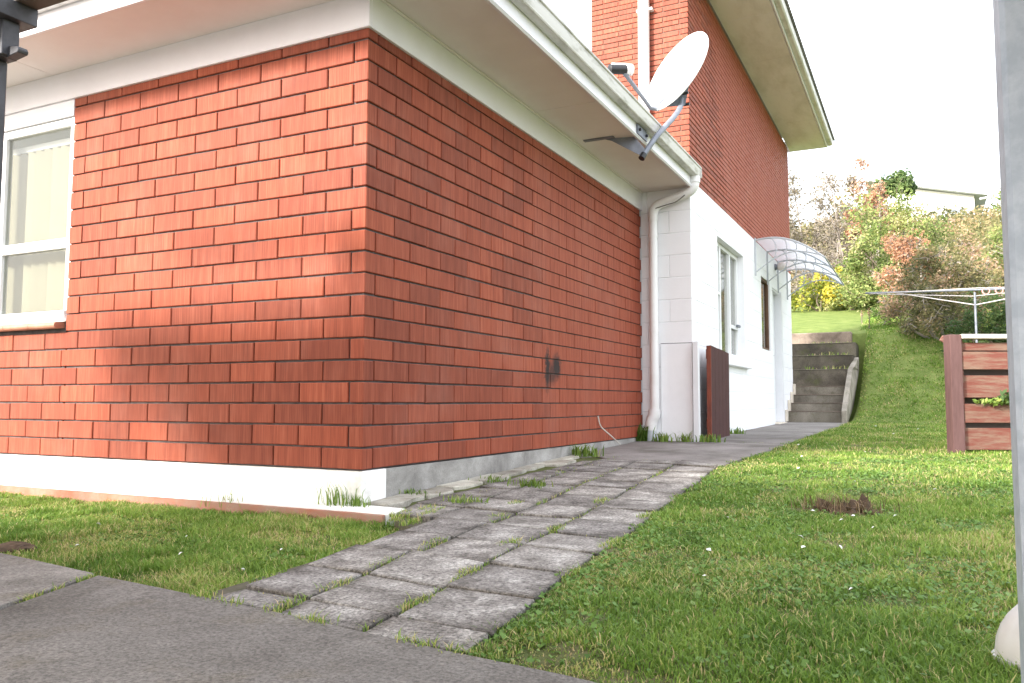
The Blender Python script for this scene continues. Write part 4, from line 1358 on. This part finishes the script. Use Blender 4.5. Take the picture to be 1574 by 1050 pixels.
weed(0.40, 0.22, -0.145, 110, 0.05, 0.05, "grassy weed beside the pale mortar strip, nearest the wall corner")
weed(0.05, 0.35, -0.14, 60, 0.05, 0.05, "weed growing at the grey foundation a little past the corner")
weed(0.16, 0.95, -0.12, 60, 0.05, 0.05, "weed on the mortar strip midway along the grey foundation")
weed(0.45, 0.85, -0.125, 110, 0.05, 0.06, "bushy weed in the pavers below the black wall stain")
weed(0.09, 2.45, -0.07, 90, 0.06, 0.11, "leafy weed on the mortar strip near the far end of the brick wall", w=0.010)
weed(-0.02 + 0.05, 4.0, -0.03, 55, 0.04, 0.20, "dark weed climbing the brick wall beside the downpipe foot", w=0.016, tint=(0.2, 0.2))
weed(0.22, 4.0, -0.03, 45, 0.045, 0.10, "bright weed right of the downpipe foot", w=0.014)
weed(0.41, 4.04, -0.03, 30, 0.025, 0.12, "yellowish weed at the foot of the white gate post", w=0.012, tint=(0.75, 0.2))
weed(0.60, 4.10, -0.03, 70, 0.06, 0.09, "weed mat spreading below the dark red gate", w=0.014)
weed(0.56, 5.5, -0.01, 40, 0.05, 0.10, "small weed against the white wall beyond the gate", w=0.012)

# dead stalk leaning on the bricks
bm = bmesh.new()
tube(bm, curve_pts([(0.08, 3.30, -0.03), (0.06, 3.12, 0.05), (0.02, 3.02, 0.12), (0.012, 2.98, 0.20)], 4), 0.005, 6)
tag(mk("dead_stalk", bm, M_CAP, None), "pale dead stalk leaning on the lowest bricks near the downpipe", "stalk")

# plant inside the enclosure
pl_ = thing("trailing_plant", "green leaves poking out between the enclosure boards", "plant", (FX + 0.35, FY + 0.2, 0.15))
def leaves(n, centre, rad, size, tint=(0.5, 0.22), shell=0.5, flat_=0.0, clumps=None):
    c = np.asarray(centre, float)
    if clumps is None:
        u = rng.normal(size=(n, 3)); u /= np.linalg.norm(u, axis=1)[:, None]
        P = c + u * np.asarray(rad) * (rng.random(n) ** shell)[:, None]
        tt = rng.normal(tint[0], tint[1], n)
    else:
        idx = rng.integers(0, len(clumps), n)
        cc = np.array([q[0] for q in clumps]); rr = np.array([q[1] for q in clumps]); ct_ = np.array([q[2] for q in clumps])
        u = rng.normal(size=(n, 3)); u /= np.linalg.norm(u, axis=1)[:, None]
        P = cc[idx] + u * (rr[idx] * rng.random(n) ** shell)[:, None]
        tt = ct_[idx] + rng.normal(0, tint[1], n)
    a = rng.normal(size=(n, 3)); a[:, 2] *= (1 - flat_); a /= np.linalg.norm(a, axis=1)[:, None]
    b = np.cross(a, rng.normal(size=(n, 3))); b /= np.linalg.norm(b, axis=1)[:, None]
    s = size * rng.uniform(0.55, 1.35, n)[:, None]
    V = np.stack([P - a * s, P + b * s * 0.42, P + a * s, P - b * s * 0.42], 1).reshape(-1, 3)
    q = np.arange(n) * 4
    return V, np.stack([q, q + 1, q + 2, q + 3], 1), np.clip(tt, 0, 1)
V, F, T = leaves(170, (0, 0, 0), (0.19, 0.035, 0.024), 0.020, (0.6, 0.25))
ex = enc.rotation_euler.z
rotz = np.array([[math.cos(ex), -math.sin(ex), 0], [math.sin(ex), math.cos(ex), 0], [0, 0, 1]])
V2 = V @ rotz.T + np.array([-0.05, -0.065, 0.168])
npmesh("foliage", V2, F, M_WEED, pl_, T)
V, F, T = leaves(60, (0, 0, 0), (0.07, 0.03, 0.045), 0.026, (0.4, 0.25))
npmesh("foliage", V @ rotz.T + np.array([0.0, -0.075, 0.205]), F, M_LEAF_D, pl_, T)

# clod of dug earth and dead roots in the lawn
clod = thing("earth_clod", "brown clump of dug soil and dead roots on the lawn", "clod", (1.965, 0.52, -0.14))
for (dx, dy, r, h) in ((-0.075, 0.02, 0.040, 0.060), (-0.03, -0.02, 0.045, 0.040), (0.03, 0.0, 0.045, 0.065), (0.070, 0.03, 0.036, 0.082), (0.04, -0.055, 0.033, 0.032), (-0.13, 0.0, 0.03, 0.026), (0.0, 0.05, 0.03, 0.05), (0.12, -0.01, 0.022, 0.03), (0.01, -0.03, 0.03, 0.055)):
    bm = bmesh.new()
    bmesh.ops.create_icosphere(bm, subdivisions=2, radius=1)
    for v in bm.verts:
        k = 1 + random.uniform(-0.45, 0.4)
        v.co = Vector((dx + v.co.x * r * k, dy + v.co.y * r * k, v.co.z * h * k * 0.75 + h * 0.12))
    mk("soil_lump", bm, M_CLOD, clod)
P = np.array([(random.gauss(0, 0.085), random.gauss(0, 0.05), random.uniform(0, 0.03)) for _ in range(300)])
V, F, T = blades(P, rng.uniform(0.02, 0.085, 300), np.full(300, 0.0032), rng.uniform(0, 1, 300), 1.4)
npmesh("dead_roots", V, F, M_DRY, clod, T)
clod2 = thing("earth_clod", "small bare brown turf edge at the left edge of the lawn", "clod", (-0.66, -1.17, -0.215))
for (dx, dy, r, h) in ((0, 0, 0.06, 0.022), (0.06, 0.02, 0.04, 0.015)):
    bm = bmesh.new()
    bmesh.ops.create_icosphere(bm, subdivisions=2, radius=1)
    for v in bm.verts:
        k = 1 + random.uniform(-0.25, 0.25)
        v.co = Vector((dx + v.co.x * r * k, dy + v.co.y * r * k, v.co.z * h * k))
    mk("soil_lump", bm, M_CLOD, clod2)

# fallen white petals on the lawn
pm = bpy.data.meshes.new("petal")
pm.from_pydata([(-1, 0, 0), (0, -0.7, 0.25), (1, 0, 0.1), (0, 0.7, 0.3), (0, 0, 0.55)], [], [(0, 1, 4), (1, 2, 4), (2, 3, 4), (3, 0, 4)])
pm.materials.append(M_PETAL)
for (x, y) in [(1.87, 0.36), (2.02, 0.28), (1.99, 0.17), (2.16, 0.33), (1.90, -0.22), (1.93, -0.40), (2.03, -0.36), (1.60, 0.1), (2.1, 0.05), (1.75, -0.9), (1.95, 1.4), (1.62, 1.9), (1.55, 2.6), (1.9, 3.1), (1.4, 3.6), (2.3, 1.2), (1.7, 4.8), (2.0, 5.6), (2.2, 7.0), (1.75, 7.6), (2.1, -0.9), (1.68, -0.55), (0.30, -0.85), (-0.4, -1.1), (-0.2, -0.8), (0.05, -1.05), (-0.75, -0.75), (0.42, -1.15)]:
    o = link("white_petal", pm, None)
    d = math.dist((x, y), (CAM.x, CAM.y))
    s = random.uniform(0.004, 0.009) * (1 + 0.12 * d)
    o.scale = (s, s, s)
    o.rotation_euler = (random.uniform(-.5, .5), random.uniform(-.5, .5), random.uniform(0, 6))
    o.location = (x, y, float(gz(x, y)) + 0.024)
    tag(o, "tiny fallen white petal lying on the lawn grass", "petal", "white petals scattered on the lawn")

# ------------------------------------------------------------------ shrubs and trees on the bank
def shrub(name, label, cat, base, clumps, n, size, lm, bmat, stems=6, twig=0, group=None, shell=0.45, r0=0.03, tsd=0.16):
    t = thing(name, label, cat, base, group)
    B = Vector(base)
    bm = bmesh.new()
    for i in range(stems):
        c = Vector(clumps[i % len(clumps)][0])
        mid = (c * 0.5) + Vector((random.gauss(0, .1), random.gauss(0, .1), 0.05 * c.z))
        tube(bm, curve_pts([(random.gauss(0, .05), random.gauss(0, .05), -0.1), mid, c], 4), [r0 * (1 - 0.75 * k / 8) for k in range(9)], 6)
    mk("trunk", bm, bmat, t, 0, True)
    if twig:
        bm = bmesh.new()
        for i in range(twig):
            c, r, _ = clumps[i % len(clumps)]
            c = Vector(c)
            d = Vector((random.gauss(0, 1), random.gauss(0, 1), random.gauss(0.5, 0.8))).normalized()
            a = c - d * r * 0.5
            e = c + d * r * random.uniform(0.5, 1.25)
            m_ = (a + e) / 2 + Vector((random.gauss(0, .06), random.gauss(0, .06), random.gauss(0, .06)))
            tube(bm, [a, m_, e], [0.010, 0.007, 0.003], 3, False)
            for _ in range(3):
                s0 = a.lerp(e, random.uniform(0.3, 0.9))
                e2 = s0 + (d + Vector((random.gauss(0, .7), random.gauss(0, .7), random.gauss(0, .7)))).normalized() * r * random.uniform(.3, .7)
                tube(bm, [s0, e2], [0.006, 0.0025], 3, False)
        mk("twigs", bm, bmat, t)['kind'] = 'stuff'
    if n:
        V, F, T = leaves(n, None, None, size, (0.5, tsd), shell, 0.2, clumps)
        npmesh("crown", V, F, lm, t, T)
    return t

def mound(w, d, h, k, r, lo=0.15, tint=(0.25, 0.85), seed=0):
    q = random.Random(seed)
    out = []
    for _ in range(k):
        a = q.uniform(0, 6.28)
        u = math.sqrt(q.random())
        x, y = w * u * math.cos(a), d * u * math.sin(a)
        top = h * math.sqrt(max(0.05, 1 - u * u)) * q.uniform(0.75, 1.12)
        z = q.uniform(lo * h, max(top, lo * h + .05))
        out.append(((x, y, z), r * q.uniform(0.6, 1.25), q.uniform(*tint)))
    return out

G = lambda x, y: (x, y, float(gz(x, y)))
shrub("flowering_shrub", "yellow flowering shrub just past the white house corner", "shrub", G(-0.05, 19.6), mound(0.85, 0.6, 1.2, 30, 0.24, 0.15, (0.2, 0.85), 1), 3400, 0.05, M_LEAF_Y, M_BARK, 4)
shrub("low_green_shrub", "small lime green shrub between the yellow shrub and the russet bush", "shrub", G(0.80, 19.4), mound(0.75, 0.5, 0.95, 22, 0.22, 0.05, (0.45, 0.95), 2), 2600, 0.045, M_LEAF_G, M_BARK, 3)
shrub("bare_tree", "thin grey nearly bare tree with pale twigs behind the canopy", "tree", G(0.35, 21.5), mound(1.35, 0.9, 3.7, 50, 0.42, 0.1, (0.2, 0.8), 3), 6000, 0.045, M_LEAF_S, M_TWIG, 12, 420, None, 0.6, 0.045)
shrub("bare_tree", "grey brown bushy tree against the sky beside the upper brick wall", "tree", G(-0.7, 23.5), mound(1.7, 0.9, 4.0, 56, 0.45, 0.15, (0.05, 0.6), 4), 9000, 0.05, M_LEAF_S, M_TWIG, 8, 300, None, 0.6, 0.045)
shrub("green_tree", "large yellow green tree in the middle of the bank", "tree", G(1.62, 18.6), mound(1.2, 0.9, 3.1, 64, 0.38, 0.08, (0.3, 0.95), 5), 15000, 0.046, M_LEAF_G, M_BARK, 7, 80)
shrub("russet_bush", "russet brown leaved bush in front of the yellow green tree", "bush", G(2.10, 16.6), mound(0.7, 0.5, 2.3, 30, 0.27, 0.1, (0.2, 0.95), 6), 5200, 0.038, M_LEAF_R, M_TWIG, 5, 100)
shrub("dark_tree", "dark round leaved treetop rising above the yellow green tree", "tree", G(1.75, 22.0), mound(0.5, 0.5, 4.2, 14, 0.30, 0.74, (0.2, 0.8), 7), 2300, 0.07, M_LEAF_D, M_BARK, 4)
shrub("russet_tree", "slender russet tree with bare tips against the sky", "tree", G(1.12, 21.2), mound(0.6, 0.4, 4.4, 26, 0.30, 0.45, (0.3, 0.95), 8), 3000, 0.05, M_LEAF_R, M_TWIG, 8, 170)
shrub("olive_bush", "wide olive brown bush behind the clothesline", "bush", G(2.75, 13.4), mound(1.0, 0.75, 1.5, 56, 0.28, 0.05, (0.15, 0.95), 9), 15000, 0.028, M_LEAF_B, M_TWIG, 7, 140)
shrub("olive_bush", "low dark bush at the lawn edge left of the timber enclosure", "bush", G(2.50, 12.2), mound(0.6, 0.45, 0.9, 30, 0.2, 0.05, (0.0, 0.6), 10), 6500, 0.026, M_LEAF_B, M_TWIG, 5, 70)
shrub("green_bush", "dark green bush behind the enclosure beside the steel post", "bush", G(3.25, 11.6), mound(0.6, 0.45, 1.1, 26, 0.22, 0.05, (0.1, 0.7), 11), 5200, 0.032, M_LEAF_D, M_BARK, 4)
shrub("pale_tree", "pale pinkish brown tree behind the olive bush, under the white house", "tree", G(3.15, 17.0), mound(1.05, 0.7, 1.75, 44, 0.30, 0.1, (0.35, 1.0), 12), 8500, 0.040, M_LEAF_B, M_TWIG, 6, 140)
shrub("olive_tree", "tall olive tree cut by the steel post at right", "tree", G(4.45, 18.2), mound(0.80, 0.6, 3.3, 44, 0.32, 0.12, (0.25, 0.9), 13), 9500, 0.044, M_LEAF_G, M_BARK, 5, 60)
shrub("scrub_bush", "olive green scrub between the green tree and the pale tree", "bush", G(2.3, 19.3), mound(0.8, 0.6, 1.9, 34, 0.30, 0.1, (0.2, 0.9), 14), 7000, 0.043, M_LEAF_B, M_TWIG, 5, 60)
shrub("low_green_shrub", "small dark shrub on the lawn below the russet bush", "shrub", G(1.75, 15.6), mound(0.35, 0.3, 0.55, 12, 0.17, 0.05, (0.0, 0.6), 15), 1500, 0.032, M_LEAF_G, M_BARK, 3, 20)
# scrub covering the hillside behind
n_ = 26000
x_ = rng.uniform(-6, 9, n_); y_ = rng.uniform(22.3, 38, n_)
V, F, T = leaves(n_, (0, 0, 0), (0.3, 0.3, 0.3), 0.085, (0.45, 0.2))
hgt = 0.12 + 0.85 * vnoise(x_, y_, 0.7, 77) * rng.random(n_)
tt_ = np.clip(0.75 * vnoise(x_, y_, 0.9, 78) + rng.normal(0.1, 0.15, n_), 0, 1)
V = V + np.repeat(np.stack([x_, y_, gz(x_, y_) + hgt], 1), 4, 0)
tag(npmesh("hillside_scrub", V, F, M_LEAF_B, None, tt_), "olive and brown scrub covering the hillside behind the garden trees", "scrub", None, "stuff")
# saplings and stump on the upper lawn
for (x, y, h, lab) in ((1.42, 13.1, 0.36, "thin bare sapling on the lawn right of the steps"), (1.22, 14.4, 0.25, "short broken sapling on the lawn above the steps")):
    t = thing("sapling", lab, "sapling", G(x, y))
    bm = bmesh.new()
    tube(bm, [(0, 0, -0.05), (0.01, 0, h * 0.5), (0.0, 0.01, h)], [0.011, 0.009, 0.005], 6)
    tube(bm, [(0.01, 0, h * 0.5), (0.06, 0.02, h * 0.8)], [0.006, 0.003], 5)
    mk("trunk", bm, M_BARK, t)
    V, F, T = leaves(24, (0.01, 0, h * 0.8), (0.05, 0.05, 0.08), 0.02)
    npmesh("crown", V, F, M_LEAF_R, t, T)

# white house on the hill
HX, HY = 3.35, 41.5
hz = 7.55
fh = thing("hill_house", "white gabled house half hidden on the hill behind the trees", "house", (HX, HY, hz))
bx("wall", (-2.6, 1.35, 0.0, 5, -1.5, 2.6), M_FARWALL, fh)
bm = bmesh.new()
prism(bm, [(-3.4, -0.4, 3.80), (1.9, -0.4, 2.48), (1.9, -0.4, 2.62), (-3.4, -0.4, 3.94)], (0, 6, 0))
mk("roof", bm, M_FARROOF, fh)
bm = bmesh.new()
prism(bm, [(-2.6, 0.02, 2.6), (1.35, 0.02, 2.6), (-2.6, 0.02, 3.55)], (0, 4.9, 0))
mk("gable", bm, M_FARWALL, fh)
bx("barge_board", (-3.4, -3.2, -0.42, -0.401, 3.7, 3.93), M_FARROOF, fh)
wnd = bx("window", (0.1, 1.0, -0.05, 0.02, 0.9, 2.1), M_ALU, fh)
bx("pane", (0.16, 0.94, -0.062, -0.051, 0.96, 2.04), M_FARGLASS, wnd)
bm = bmesh.new()
tube(bm, [(1.55, -0.45, 2.3), (2.6, -0.45, 2.42)], 0.06, 8)
mk("gutter", bm, M_FARROOF, fh)
# two low hedges of wood far off so the bank does not end in bare grass
shrub("hedge_tree", "dull green treetop far up the hill left of the white house", "tree", G(0.2, 30.0), mound(1.3, 1.0, 2.4, 30, 0.5, 0.1, (0.2, 0.8), 16), 3600, 0.09, M_LEAF_B, M_BARK, 4)
